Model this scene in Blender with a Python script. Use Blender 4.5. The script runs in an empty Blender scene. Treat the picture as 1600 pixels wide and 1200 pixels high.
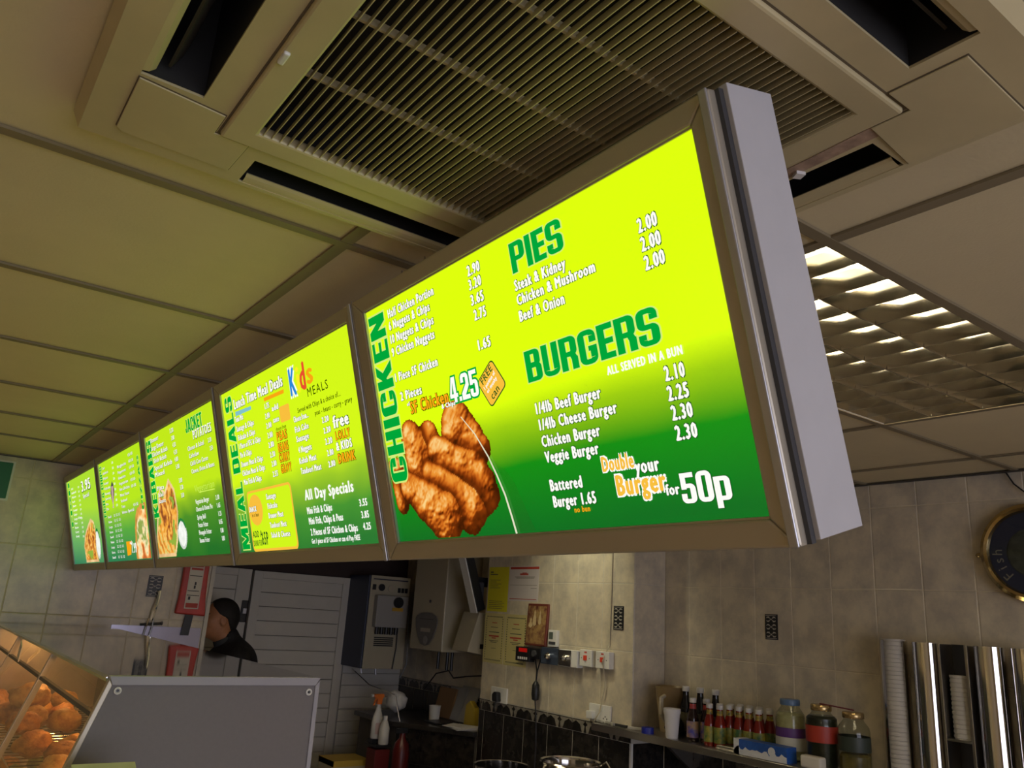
import bpy, bmesh, math, random
import numpy as np
from mathutils import Matrix, Vector, noise as mnoise

random.seed(7)
SC = bpy.context.scene
COL = SC.collection

# ---------------------------------------------------------------- camera
EYE = 1.75                      # camera height above the floor, metres
YAW, PITCH, ROLL, FOC = 0.95043361, 0.27965406, 0.06371081, 1255.579
_f = Vector((math.cos(PITCH) * math.cos(YAW), math.cos(PITCH) * math.sin(YAW), math.sin(PITCH)))
_r0 = Vector((math.sin(YAW), -math.cos(YAW), 0.0))
_u0 = _r0.cross(_f)
_r = math.cos(ROLL) * _r0 + math.sin(ROLL) * _u0
_u = -math.sin(ROLL) * _r0 + math.cos(ROLL) * _u0
cam_d = bpy.data.cameras.new('camera')
cam_d.sensor_width = 36.0
cam_d.lens = 36.0 * FOC / 1600.0
cam_d.clip_start = 0.02
cam = bpy.data.objects.new('camera', cam_d)
cam.matrix_world = Matrix(((_r.x, _u.x, -_f.x, 0), (_r.y, _u.y, -_f.y, 0), (_r.z, _u.z, -_f.z, EYE), (0, 0, 0, 1)))
COL.objects.link(cam)
SC.camera = cam

# ---------------------------------------------------------------- world, daylight, exposure
SC.view_settings.view_transform = 'Standard'
SC.view_settings.look = 'None'
SC.view_settings.gamma = 1.0
SC.view_settings.use_curve_mapping = False
SC.view_settings.exposure = 0.0
wd = bpy.data.worlds.new('sky'); SC.world = wd; wd.use_nodes = True
wd.node_tree.nodes['Background'].inputs[0].default_value = (0.55, 0.65, 0.85, 1)
wd.node_tree.nodes['Background'].inputs[1].default_value = 0.35

def area_light(name, loc, rot, sx, sy, power, color):
    l = bpy.data.lights.new(name, 'AREA'); l.shape = 'RECTANGLE'; l.size = sx; l.size_y = sy
    l.energy = power; l.color = color
    o = bpy.data.objects.new(name, l); o.location = loc; o.rotation_euler = rot; COL.objects.link(o)
    return o
# daylight entering through the shop window behind the customer
area_light('window_daylight', (0.9, -2.46, 1.35), (math.radians(90), 0, 0), 2.9, 1.5, 45.0, (0.86, 0.85, 1.0))

CEIL = 2.40                     # ceiling height
R = math.radians

# ---------------------------------------------------------------- materials
MATS = {}
def pm(name, col, rough=0.5, metal=0.0, var=0.0, scale=8.0, bump=0.0, bscale=60.0, col2=None, emit=None, estr=0.0, alpha=None, spec=None, coat=0.0, trans=0.0):
    """procedural principled material; var / col2 mix a noise into the colour, bump adds fine relief"""
    if name in MATS: return MATS[name]
    m = bpy.data.materials.new(name); m.use_nodes = True
    nt = m.node_tree; b = nt.nodes['Principled BSDF']
    b.inputs['Base Color'].default_value = (*col, 1); b.inputs['Roughness'].default_value = rough; b.inputs['Metallic'].default_value = metal
    if spec is not None: b.inputs['Specular IOR Level'].default_value = spec
    if coat: b.inputs['Coat Weight'].default_value = coat; b.inputs['Coat Roughness'].default_value = 0.08
    if trans: b.inputs['Transmission Weight'].default_value = trans
    tc = None
    if var or col2 is not None:
        tc = nt.nodes.new('ShaderNodeTexCoord'); nz = nt.nodes.new('ShaderNodeTexNoise'); nz.inputs['Scale'].default_value = scale
        nz.inputs['Detail'].default_value = 6; nz.inputs['Roughness'].default_value = 0.62
        gm = nt.nodes.new('ShaderNodeNewGeometry')
        nt.links.new(gm.outputs['Position'], nz.inputs['Vector'])
        rp = nt.nodes.new('ShaderNodeValToRGB'); e = rp.color_ramp.elements
        c2 = col2 if col2 is not None else tuple(max(0, c * (1 - var)) for c in col)
        e[0].position = 0.36; e[0].color = (*c2, 1); e[1].position = 0.62; e[1].color = (*col, 1)
        nt.links.new(nz.outputs['Fac'], rp.inputs['Fac']); nt.links.new(rp.outputs['Color'], b.inputs['Base Color'])
    if bump:
        nz2 = nt.nodes.new('ShaderNodeTexNoise'); nz2.inputs['Scale'].default_value = bscale; nz2.inputs['Detail'].default_value = 4
        gm2 = nt.nodes.new('ShaderNodeNewGeometry'); nt.links.new(gm2.outputs['Position'], nz2.inputs['Vector'])
        bp = nt.nodes.new('ShaderNodeBump'); bp.inputs['Strength'].default_value = bump; bp.inputs['Distance'].default_value = 0.004
        nt.links.new(nz2.outputs['Fac'], bp.inputs['Height']); nt.links.new(bp.outputs['Normal'], b.inputs['Normal'])
    if emit is not None:
        b.inputs['Emission Color'].default_value = (*emit, 1); b.inputs['Emission Strength'].default_value = estr
    MATS[name] = m
    return m

def glow(name, col, strength=1.0, sample=False):
    """backlit print or lamp: plain emission"""
    if name in MATS: return MATS[name]
    m = bpy.data.materials.new(name); m.use_nodes = True; nt = m.node_tree; nt.nodes.clear()
    e = nt.nodes.new('ShaderNodeEmission'); e.inputs[0].default_value = (*col, 1); e.inputs[1].default_value = strength
    o = nt.nodes.new('ShaderNodeOutputMaterial'); nt.links.new(e.outputs[0], o.inputs[0])
    if not sample: m.cycles.emission_sampling = 'NONE'
    MATS[name] = m
    return m

def thin_glass(name, tint=(0.9, 0.95, 0.92), rough=0.02, refl=1.0):
    if name in MATS: return MATS[name]
    m = bpy.data.materials.new(name); m.use_nodes = True; nt = m.node_tree; nt.nodes.clear()
    lw = nt.nodes.new('ShaderNodeLayerWeight'); lw.inputs['Blend'].default_value = 0.5
    pw = nt.nodes.new('ShaderNodeMath'); pw.operation = 'POWER'; pw.inputs[1].default_value = 4.5; nt.links.new(lw.outputs['Facing'], pw.inputs[0])
    fr = nt.nodes.new('ShaderNodeMath'); fr.operation = 'MULTIPLY_ADD'; fr.inputs[1].default_value = 0.75 * refl; fr.inputs[2].default_value = 0.035; nt.links.new(pw.outputs[0], fr.inputs[0])
    t = nt.nodes.new('ShaderNodeBsdfTransparent'); t.inputs[0].default_value = (*tint, 1)
    g = nt.nodes.new('ShaderNodeBsdfGlossy'); g.inputs['Roughness'].default_value = rough
    mx = nt.nodes.new('ShaderNodeMixShader'); o = nt.nodes.new('ShaderNodeOutputMaterial')
    nt.links.new(fr.outputs[0], mx.inputs[0]); nt.links.new(t.outputs[0], mx.inputs[1]); nt.links.new(g.outputs[0], mx.inputs[2])
    nt.links.new(mx.outputs[0], o.inputs[0])
    MATS[name] = m
    return m

# ---------------------------------------------------------------- mesh builder
class MB:
    def __init__(s): s.v = []; s.f = []; s.smooth = False
    def add(s, verts, faces):
        k = len(s.v); s.v += [tuple(p) for p in verts]; s.f += [tuple(i + k for i in f) for f in faces]; return s
    def box(s, x0, y0, z0, x1, y1, z1):
        if x0 > x1: x0, x1 = x1, x0
        if y0 > y1: y0, y1 = y1, y0
        if z0 > z1: z0, z1 = z1, z0
        return s.add([(x0,y0,z0),(x1,y0,z0),(x1,y1,z0),(x0,y1,z0),(x0,y0,z1),(x1,y0,z1),(x1,y1,z1),(x0,y1,z1)],
                     [(0,3,2,1),(4,5,6,7),(0,1,5,4),(1,2,6,5),(2,3,7,6),(3,0,4,7)])
    def prism(s, poly, a, b, axis='z'):
        """extrude a 2-D polygon; axis z: (x,y), axis y: (x,z), axis x: (y,z)"""
        n = len(poly)
        m = {'z': lambda p, t: (p[0], p[1], t), 'y': lambda p, t: (p[0], t, p[1]), 'x': lambda p, t: (t, p[0], p[1])}[axis]
        vs = [m(p, a) for p in poly] + [m(p, b) for p in poly]
        fs = [tuple(range(n)), tuple(range(2 * n - 1, n - 1, -1))] + [(i, i + n, (i + 1) % n + n, (i + 1) % n) for i in range(n)]
        return s.add(vs, fs)
    def cyl(s, p0, p1, r0, r1=None, n=16, caps=True):
        r1 = r0 if r1 is None else r1
        p0 = Vector(p0); p1 = Vector(p1); d = (p1 - p0).normalized()
        a = d.orthogonal().normalized(); b = d.cross(a)
        vs = []
        for p, r in ((p0, r0), (p1, r1)):
            for i in range(n):
                t = 2 * math.pi * i / n; vs.append(p + a * (r * math.cos(t)) + b * (r * math.sin(t)))
        fs = [(i, (i + 1) % n, (i + 1) % n + n, i + n) for i in range(n)]
        if caps: fs += [tuple(range(n - 1, -1, -1)), tuple(range(n, 2 * n))]
        return s.add(vs, fs)
    def lathe(s, prof, c=(0, 0, 0), n=20, axis='z', close=True):
        vs = []
        for r, h in prof:
            for i in range(n):
                t = 2 * math.pi * i / n; q = (r * math.cos(t), r * math.sin(t), h)
                if axis == 'x': q = (q[2], q[0], q[1])
                if axis == 'y': q = (q[1], q[2], q[0])
                vs.append((c[0] + q[0], c[1] + q[1], c[2] + q[2]))
        m = len(prof); fs = []
        for j in range(m - 1):
            for i in range(n):
                fs.append((j * n + i, j * n + (i + 1) % n, (j + 1) * n + (i + 1) % n, (j + 1) * n + i))
        if close:
            fs.append(tuple(range(n - 1, -1, -1))); fs.append(tuple(range((m - 1) * n, m * n)))
        return s.add(vs, fs)
    def tube(s, pts, r, n=8):
        pts = [Vector(p) for p in pts]; rings = []
        up = None
        for i, p in enumerate(pts):
            d = (pts[min(i + 1, len(pts) - 1)] - pts[max(i - 1, 0)]).normalized()
            if up is None: up = d.orthogonal().normalized()
            up = (up - d * up.dot(d)).normalized(); b = d.cross(up)
            rr = r[i] if isinstance(r, (list, tuple)) else r
            rings.append([p + up * (rr * math.cos(2 * math.pi * k / n)) + b * (rr * math.sin(2 * math.pi * k / n)) for k in range(n)])
        vs = [q for ring in rings for q in ring]; m = len(pts)
        fs = [(j * n + i, j * n + (i + 1) % n, (j + 1) * n + (i + 1) % n, (j + 1) * n + i) for j in range(m - 1) for i in range(n)]
        fs += [tuple(range(n - 1, -1, -1)), tuple(range((m - 1) * n, m * n))]
        return s.add(vs, fs)
    def mesh(s, name, smooth=False, angle=None):
        me = bpy.data.meshes.new(name); me.from_pydata(s.v, [], s.f)
        bm = bmesh.new(); bm.from_mesh(me); bmesh.ops.recalc_face_normals(bm, faces=bm.faces); bm.to_mesh(me); bm.free()
        if smooth:
            me.polygons.foreach_set('use_smooth', [True] * len(me.polygons))
            try: me.set_sharp_from_angle(angle=R(angle or 40))
            except Exception: pass
        me.update(); return me
    def build(s, name, mat, parent=None, smooth=False, bevel=0.0, loc=None):
        return link(name, s.mesh(name, smooth), mat, parent, bevel, loc)

def link(name, me, mat, parent=None, bevel=0.0, loc=None):
    o = bpy.data.objects.new(name, me); COL.objects.link(o)
    if mat is not None and not me.materials: me.materials.append(mat)
    if parent is not None: o.parent = parent
    if loc is not None: o.location = loc
    if bevel:
        b = o.modifiers.new('bevel', 'BEVEL'); b.width = bevel; b.segments = 2; b.limit_method = 'ANGLE'; b.angle_limit = R(40)
    return o

def tag(o, label=None, cat=None, group=None, kind=None):
    if label: o['label'] = label
    if cat: o['category'] = cat
    if group: o['group'] = group
    if kind: o['kind'] = kind
    return o

def thing(name, label, cat, loc=(0, 0, 0), rotz=0.0, group=None, kind=None):
    o = bpy.data.objects.new(name, None); o.empty_display_size = 0.05; COL.objects.link(o)
    o.location = loc; o.rotation_euler = (0, 0, rotz)
    return tag(o, label, cat, group, kind)

def dup(root, loc=None, rotz=None, label=None):
    r = root.copy(); COL.objects.link(r)
    if loc is not None: r.location = loc
    if rotz is not None: r.rotation_euler = (0, 0, rotz)
    if label: r['label'] = label
    for ch in list(root.children):
        c = ch.copy(); COL.objects.link(c); c.parent = r
        for g in list(ch.children):
            d = g.copy(); COL.objects.link(d); d.parent = c
    return r

def rounded(x0, y0, x1, y1, r, n=5):
    pts = []
    for cx, cy, a in ((x1 - r, y1 - r, 0), (x0 + r, y1 - r, 90), (x0 + r, y0 + r, 180), (x1 - r, y0 + r, 270)):
        for i in range(n + 1):
            t = R(a + 90 * i / n); pts.append((cx + r * math.cos(t), cy + r * math.sin(t)))
    return pts

# shared materials
M = dict(
    tile_wall=pm('wall tile', (0.66, 0.58, 0.43), 0.28, var=0.30, scale=9, col2=(0.46, 0.41, 0.33)),
    grout=pm('pale grout', (0.66, 0.58, 0.42), 0.8),
    tile_dark=pm('black marbled tile', (0.012, 0.011, 0.010), 0.22, col2=(0.035, 0.030, 0.026), scale=22),
    grout_dark=pm('white grout', (0.55, 0.52, 0.46), 0.8),
    ceil=pm('ceiling tile', (0.68, 0.585, 0.37), 0.7, var=0.06, scale=3, bump=0.15, bscale=180),
    tbar=pm('ceiling grid metal', (0.23, 0.185, 0.11), 0.5),
    ac=pm('aged cream plastic', (0.56, 0.475, 0.27), 0.42, var=0.12, scale=4),
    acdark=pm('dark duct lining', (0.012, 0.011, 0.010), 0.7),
    groove=pm('dark seam', (0.13, 0.10, 0.06), 0.8),
    alu=pm('satin aluminium', (0.50, 0.45, 0.36), 0.42, 0.5),
    silver=pm('silver trim', (0.50, 0.50, 0.53), 0.36, 0.6),
    greypaint=pm('pale grey coated steel', (0.56, 0.55, 0.57), 0.5, var=0.04, scale=14),
    steel=pm('polished steel', (0.62, 0.60, 0.57), 0.12, 1.0),
    steelb=pm('brushed steel', (0.55, 0.53, 0.50), 0.3, 1.0),
    chrome=pm('chrome', (0.8, 0.8, 0.8), 0.06, 1.0),
    white=pm('white plastic', (0.72, 0.71, 0.68), 0.4),
    whitepanel=pm('white cladding', (0.66, 0.63, 0.56), 0.5, var=0.05, scale=6),
    cream=pm('cream enamel', (0.44, 0.40, 0.29), 0.4),
    navy=pm('navy paint', (0.012, 0.020, 0.055), 0.4),
    black=pm('black plastic', (0.012, 0.012, 0.013), 0.4),
    darkgrey=pm('dark grey plastic', (0.06, 0.06, 0.065), 0.45),
    red=pm('red vinyl', (0.50, 0.035, 0.02), 0.35, var=0.2, scale=20, bump=0.2, bscale=40),
    paper=pm('white paper', (0.70, 0.68, 0.66), 0.7),
)

# ================================================================ room shell
def struct(name, mb, mat, label):
    o = mb.build(name, mat); tag(o, label, None, None, 'structure'); return o

XL, XR, YN, YF, YD = -2.2, 3.35, -2.5, 5.0, 6.0       # side, back, front, far wall, door wall
struct('floor', MB().box(XL - .1, YN - .1, -0.06, 1.02, YD + .15, 0.0), pm('floor tile', (0.56, 0.42, 0.24), 0.4, var=0.2, scale=5), 'warm brown shop floor')

struct('floor_kitchen', MB().box(1.02, YN - .1, -0.06, XR + .15, YD + .15, 0.0), pm('quarry tile', (0.13, 0.075, 0.05), 0.45, var=0.2, scale=5), 'dark red quarry tile floor behind the counter')
# ---- suspended ceiling: grid bars and lay-in tiles
ceiling = thing('ceiling', 'suspended ceiling of pale tiles in a metal grid', None, kind='structure')
XB = [XL, -1.905, -0.685, 0.535, 1.157, 2.397, 3.042, XR]
YB = [YN, -1.70, -1.10, -0.49, 0.11, 0.711, 1.320, 1.934, 2.546, 3.14, 3.72, 4.29, YF, 5.5, YD]
ACX, ACY, ACH = 0.5405, 0.734, 0.475                   # air conditioner centre and half size
HOLE = (ACX - .44, ACY - .44, ACX + .437, ACY + .437)
LIGHTS = [(1.157, 0.711, 2.397, 1.320), (1.157, 3.14, 2.397, 3.72), (-1.905, 1.934, -0.685, 2.546)]
def minus(r, h):
    x0, y0, x1, y1 = r
    if h[0] >= x1 or h[2] <= x0 or h[1] >= y1 or h[3] <= y0: return [r]
    out = []
    if h[0] > x0: out.append((x0, y0, h[0], y1))
    if h[2] < x1: out.append((h[2], y0, x1, y1))
    a, b = max(x0, h[0]), min(x1, h[2])
    if h[1] > y0: out.append((a, y0, b, h[1]))
    if h[3] < y1: out.append((a, h[3], b, y1))
    return [q for q in out if q[2] - q[0] > .02 and q[3] - q[1] > .02]
_tile_cache = {}
def ceil_tile(r):
    """one lay-in tile per grid cell; the tiles round the air conditioner are cut to fit it"""
    x0, y0, x1, y1 = r; pieces = minus(r, HOLE); cx, cy = (x0 + x1) / 2, (y0 + y1) / 2
    if not pieces: return
    key = (round(x1 - x0, 3), round(y1 - y0, 3)) if pieces == [r] else r
    if key not in _tile_cache:
        m = MB(); g = .004
        for q in pieces: m.box(max(q[0], x0 + g) - cx, max(q[1], y0 + g) - cy, 0, min(q[2], x1 - g) - cx, min(q[3], y1 - g) - cy, .015)
        me = m.mesh('ceiling_tile'); me.materials.append(M['ceil']); _tile_cache[key] = me
    return link('ceiling_tile', _tile_cache[key], None, ceiling, loc=(cx, cy, CEIL + .004))
for i in range(len(XB) - 1):
    for j in range(len(YB) - 1):
        r = (XB[i], YB[j], XB[i + 1], YB[j + 1])
        if any(abs(r[0] - q[0]) < .01 and abs(r[1] - q[1]) < .01 for q in LIGHTS): continue
        if r[1] >= YF and r[2] <= 1.0: continue
        ceil_tile(r)
def bar_long(q):
    x0, y0, x1, y1 = q; h = (HOLE[0] - .02, HOLE[1] - .02, HOLE[2] + .02, HOLE[3] + .02)
    if x1 - x0 > y1 - y0:
        segs = [(x0, x1)] if not (h[1] < (y0 + y1) / 2 < h[3]) else [(x0, h[0]), (h[2], x1)]
        for a, b in segs: bar2(a, y0, b, y1)
    else:
        segs = [(y0, y1)] if not (h[0] < (x0 + x1) / 2 < h[2]) else [(y0, h[1]), (h[3], y1)]
        for a, b in segs: bar2(x0, a, x1, b)
def bar2(x0, y0, x1, y1):
    lo = CEIL - (.0026 if x1 - x0 > y1 - y0 else .0018); m = MB().box(x0, y0, lo, x1, y1, CEIL + .003)
    cx, cy = (x0 + x1) / 2, (y0 + y1) / 2
    if x1 - x0 > y1 - y0: m.box(x0, cy - .002, CEIL + .003, x1, cy + .002, CEIL + .035)
    else: m.box(cx - .002, y0, CEIL + .003, cx + .002, y1, CEIL + .035)
    m.build('grid_bar', M['tbar'], ceiling)
for x in XB[1:-1]: bar_long((x - .012, YN, x + .012, YD))
for y in YB[1:-1]:
    if abs(y - YF) > .1: bar_long((XL if y < YF else 1.5, y - .0115, XR, y + .0115))
MB().box(XL - .1, YN - .1, CEIL + .42, XR + .15, YD + .15, CEIL + .5).build('slab', pm('void slab', (0.10, 0.09, 0.08), 0.9), ceiling)
# wall angle trims
mt = pm('wall angle', (0.05, 0.045, 0.04), 0.6)
for k, q in enumerate([(XR - .03, 0.0, XR - .002, 3.134), (0.0 + XL, YF - .025, 1.483, YF - .002)]):
    o = MB().box(q[0], q[1], CEIL - .004, q[2], q[3], CEIL - .0021).build('trim_%d' % (k + 1), mt)
    tag(o, ['dark angle strip where ceiling meets right tiled wall', 'dark angle strip where ceiling meets far left wall'][k], None, None, 'structure')

# ---- tiles on a wall plane: children of the wall
_tc = {}
def wall_tiles(parent, axis, plane, a_joints, z_joints, mat, thick=.006, name='wall_tile', sign=-1, gap=.0009):
    """axis 'x': tiles lie in a plane x = plane and run along y; the face looks to sign"""
    for i in range(len(a_joints) - 1):
        for j in range(len(z_joints) - 1):
            w, h = a_joints[i + 1] - a_joints[i], z_joints[j + 1] - z_joints[j]
            key = (axis, round(w, 3), round(h, 3), mat.name, thick)
            if key not in _tc:
                W, Hh = w / 2 - gap, h / 2 - gap; b = min(.003, thick * .6); t = thick
                vs = []
                for s, d in ((1, 0), (1, t - b * .6)): vs += [(-W, -Hh, d), (W, -Hh, d), (W, Hh, d), (-W, Hh, d)]
                vs += [(-W + b, -Hh + b, t), (W - b, -Hh + b, t), (W - b, Hh - b, t), (-W + b, Hh - b, t)]
                fs = [(0, 1, 5, 4), (1, 2, 6, 5), (2, 3, 7, 6), (3, 0, 4, 7), (4, 5, 9, 8), (5, 6, 10, 9), (6, 7, 11, 10), (7, 4, 8, 11), (8, 9, 10, 11)]
                m = MB()
                if axis == 'x': m.add([(sign * d, a, z) for a, z, d in vs], fs)
                else: m.add([(a, sign * d, z) for a, z, d in vs], fs)
                me = m.mesh(name); me.materials.append(mat); _tc[key] = me
            ca, cz = (a_joints[i] + a_joints[i + 1]) / 2, (z_joints[j] + z_joints[j + 1]) / 2
            link(name, _tc[key], None, parent, loc=(plane, ca, cz) if axis == 'x' else (ca, plane, cz))
def steps(a, b, d):
    out = [a]
    while out[-1] + d < b - .03: out.append(out[-1] + d)
    return out + [b]
ZJ = [EYE - .515, EYE - .145, EYE + .20, EYE + .545, CEIL]     # tile courses above the dado
ZD = [EYE - 1.27, EYE - .93, EYE - .582]                       # black dado courses

def motif(mb, axis, plane, a, z, w, h, sign=-1):
    """small pale scroll motif: a lozenge chain with leaves, drawn as thin raised shapes"""
    def P(x, y): return (plane + sign * .0012, a + x * w, z + y * h) if axis == 'x' else (a + x * w, plane + sign * .0012, z + y * h)
    def shape(pts): mb.add([P(*p) for p in pts], [tuple(range(len(pts)))])
    for y in (-.30, 0, .30):
        for s in (-1, 1):
            shape([(s * .05, y), (s * .16, y + .11), (s * .34, y + .10), (s * .40, y + .03), (s * .30, y + .06), (s * .18, y + .05)])
            shape([(s * .05, y), (s * .16, y - .11), (s * .34, y - .10), (s * .40, y - .03), (s * .30, y - .06), (s * .18, y - .05)])
        shape([(0, y + .05), (.05, y), (0, y - .05), (-.05, y)])
    shape([(-.45, .46), (.45, .46), (.45, .44), (-.45, .44)]); shape([(-.45, -.46), (.45, -.46), (.45, -.44), (-.45, -.44)])
M['motif'] = pm('pale motif', (0.45, 0.42, 0.36), 0.5)
M['insert'] = pm('black glazed insert', (0.014, 0.015, 0.018), 0.3)
def decor_tile(parent, axis, plane, a, z, w=.072, h=.118, sign=-1):
    m = MB()
    if axis == 'x': m.box(plane, a - w / 2, z - h / 2, plane + sign * .004, a + w / 2, z + h / 2)
    else: m.box(a - w / 2, plane, z - h / 2, a + w / 2, plane + sign * .004, z + h / 2)
    o = m.build('decor_tile', M['insert'], parent); o['label'] = 'small black insert tile with pale scrolls'
    mb = MB(); motif(mb, axis, plane + sign * .004, a, z, w, h, sign); mb.build('scroll_motif', M['motif'], o)

# far left wall (behind the end of the menu boards)
wall_far = struct('wall_far', MB().box(XL, YF + .0016, 0, 1.483, YF + .12, CEIL + .3), M['grout'], 'beige tiled wall at the far left end')
xj = [1.483 - .207 * k for k in range(0, 10)][::-1]
wall_tiles(wall_far, 'y', YF + .006, xj, ZJ, M['tile_wall'])
wall_tiles(wall_far, 'y', YF + .006, xj[4:], [EYE - .93, EYE - .582], M['tile_dark'], name='dado_tile')
decor_tile(wall_far, 'y', YF, 1.168, EYE + .034, .078, .118)
o = MB().box(1.470, YF - .012, 0, 1.492, YF + .13, CEIL).build('trim_3', pm('ivory corner trim', (0.55, 0.52, 0.45), 0.5)); tag(o, 'ivory corner strip at the wall end beside the man', None, None, 'structure')

# back wall on the right and in the recess
wall_back = struct('wall_back', MB().box(XR + .0016, YN, 0, XR + .14, YD + .14, CEIL + .3), M['grout'], 'beige tiled back wall with black dado')
yj = [1.928 - .207 * k for k in range(1, 10)][::-1] + steps(1.928, 3.134, .2065)
wall_tiles(wall_back, 'x', XR + .006, yj, ZJ, M['tile_wall'])
yr = steps(4.49, YD, .2065)
wall_tiles(wall_back, 'x', XR + .006, yr, ZJ, M['tile_wall'])
decor_tile(wall_back, 'x', XR, 2.455, EYE + .022, .068, .115)
def border(parent, axis, plane, joints, sign=-1):
    """decor border strip on top of the dado: dark tiles with urn motifs on a pale ground"""
    for a, b in zip(joints[:-1], joints[1:]):
        m = MB(); z0, z1 = EYE - .580, EYE - .517
        if axis == 'x': m.box(plane, a + .002, z0, plane + sign * .008, b - .002, z1)
        else: m.box(a + .002, plane, z0, b - .002, plane + sign * .008, z1)
        o = m.build('border_tile', M['border'], parent)
        mb = MB(); w = b - a; c = (a + b) / 2; zc = (z0 + z1) / 2; q = plane + sign * .009
        def P(x, y): return (q, c + x * w, zc + y * (z1 - z0)) if axis == 'x' else (c + x * w, q, zc + y * (z1 - z0))
        for pts in ([(-.5, -.5), (-.5, .1), (-.36, .35), (-.2, .1), (-.12, -.5)], [(.5, -.5), (.5, .1), (.36, .35), (.2, .1), (.12, -.5)],
                    [(-.05, -.5), (-.02, .0), (-.09, .15), (-.03, .3), (0, .45), (.03, .3), (.09, .15), (.02, 0), (.05, -.5)], [(-.48, .47), (.48, .47), (.48, .42), (-.48, .42)]):
            mb.add([P(*p) for p in pts], [tuple(range(len(pts)))])
        mb.build('border_motif', M['tile_dark'], o)
M['border'] = pm('border ground', (0.30, 0.27, 0.22), 0.35, var=0.4, scale=40)
border(wall_back, 'x', XR + .006, [j for j in yj if j > 1.6]); border(wall_back, 'x', XR + .006, yr)
wall_tiles(wall_back, 'x', XR + .006, [j for j in yj if j > 1.6], ZD, M['tile_dark'], name='dado_tile')
wall_tiles(wall_back, 'x', XR + .006, yr, ZD, M['tile_dark'], name='dado_tile')

# the tiled pier that stands proud of the back wall
XC, YC0, YC1 = 3.113, 3.134, 4.490
wall_pier = struct('wall_pier', MB().box(XC + .0016, YC0 + .0016, 0, XR, YC1, CEIL + .3), M['grout_dark'], 'tiled pier with notices and switches on it')
pj = [3.134, 3.374, 3.584, 3.802, 4.023, 4.224, 4.434, 4.490]
wall_tiles(wall_pier, 'x', XC + .006, pj, ZJ, M['tile_wall'])
wall_tiles(wall_pier, 'y', YC0 + .006, [XC + .004, XR], ZJ, M['tile_wall'])
border(wall_pier, 'x', XC + .006, pj)
wall_tiles(wall_pier, 'x', XC + .006, pj, ZD, M['tile_dark'], name='dado_tile')
wall_tiles(wall_pier, 'y', YC0 + .006, [XC + .004, XR], ZD, M['tile_dark'], name='dado_tile')
decor_tile(wall_pier, 'x', XC, 3.243, EYE + .021, .074, .122)
o = MB().box(XC - .004, YC0 - .004, 0.3, XC + .010, YC0 + .008, EYE - .582).build('corner_bead', M['white'], wall_pier)

# walls out of view: the side wall and the shop front with its window
struct('wall_side', MB().box(XL - .12, YN - .1, 0, XL, YD, CEIL + .3), pm('painted wall', (0.62, 0.52, 0.36), 0.7), 'plain painted side wall of the customer area')
wf = struct('wall_front', MB().box(XL, YN - .12, 0, -.65, YN, CEIL + .3).box(2.45, YN - .12, 0, XR + .14, YN, CEIL + .3).box(-.65, YN - .12, 0, 2.45, YN, .5).box(-.65, YN - .12, 2.2, 2.45, YN, CEIL + .3), MATS['painted wall'], 'shop front wall around the big window')
win = thing('window_1', 'large shop window behind the customer side', None, kind='structure')
for q in ((-.65, .5, -.60, 2.2), (2.40, .5, 2.45, 2.2), (.875, .5, .925, 2.2), (-.65, .5, 2.45, .55), (-.65, 2.15, 2.45, 2.2)):
    MB().box(q[0], YN - .09, q[1], q[2], YN - .03, q[3]).build('window_frame', M['alu'], win)
MB().box(-.6, YN - .065, .55, 2.4, YN - .06, 2.15).build('pane', thin_glass('window glass', (0.96, 0.98, 0.98)), win)

# ---- service passage at the far end: white plank doors and cladding
wall_rear = struct('wall_rear', MB().box(1.2, YD + .02, 0, XR, YD + .14, EYE + .205).box(1.2, YD + .0, EYE + .205, XR, YD + .14, CEIL + .3), pm('dark brown header', (0.040, 0.022, 0.018), 0.7), 'dark wall above the white plank doors')
struct('wall_passage', MB().box(1.28, YF + .12, 0, 1.40, YD, CEIL + .3), MATS['painted wall'], 'side wall of the service passage')
def plank_door(name, x0, x1, ztop, stile, label, handle):
    d = thing(name, label, None, kind='structure')
    for q in ((x0, 0.01, x0 + stile, ztop), (x1 - stile, 0.01, x1, ztop)):
        MB().box(q[0], YD - .045, q[1], q[2], YD, q[3]).build('stile', M['whitepanel'], d, bevel=.003)
    MB().box(x0 + stile, YD - .045, ztop - .05, x1 - stile, YD, ztop).build('rail', M['whitepanel'], d, bevel=.003)
    z = ztop - .05
    me = MB().box(x0 + stile, -.034, -.0975, x1 - stile, -.002, 0).mesh('plank'); me.materials.append(M['whitepanel'])
    while z > .15:
        link('plank', me, None, d, bevel=.004, loc=(0, YD, z)); z -= .1
    if handle is not None:
        hb = MB().box(handle - .022, YD - .058, EYE - .165, handle + .022, YD - .045, EYE - .015).build('lock_plate', M['black'], d, bevel=.004)
        MB().box(handle - .012, YD - .075, EYE - .105, handle + .012, YD - .058, EYE - .07).build('latch', M['silver'], hb)
    return d
plank_door('door_1', 1.42, 2.045, EYE + .205, .10, 'white plank door leaf behind the man', 2.02)
plank_door('door_2', 2.063, 2.835, EYE + .200, .065, 'wide white plank door right of the man', None)
wall_cladding = struct('wall_cladding', MB().box(2.85, YD - .012, 0, XR, YD + .02, EYE + .2), M['whitepanel'], 'white plank cladding beside the doors')
me = MB().box(2.852, -.018, -.0835, XR, -.0, 0).mesh('plank'); me.materials.append(M['whitepanel'])
for k in range(20): link('plank', me, None, wall_cladding, bevel=.004, loc=(0, YD - .012, EYE + .18 - .0855 * k))
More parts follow.
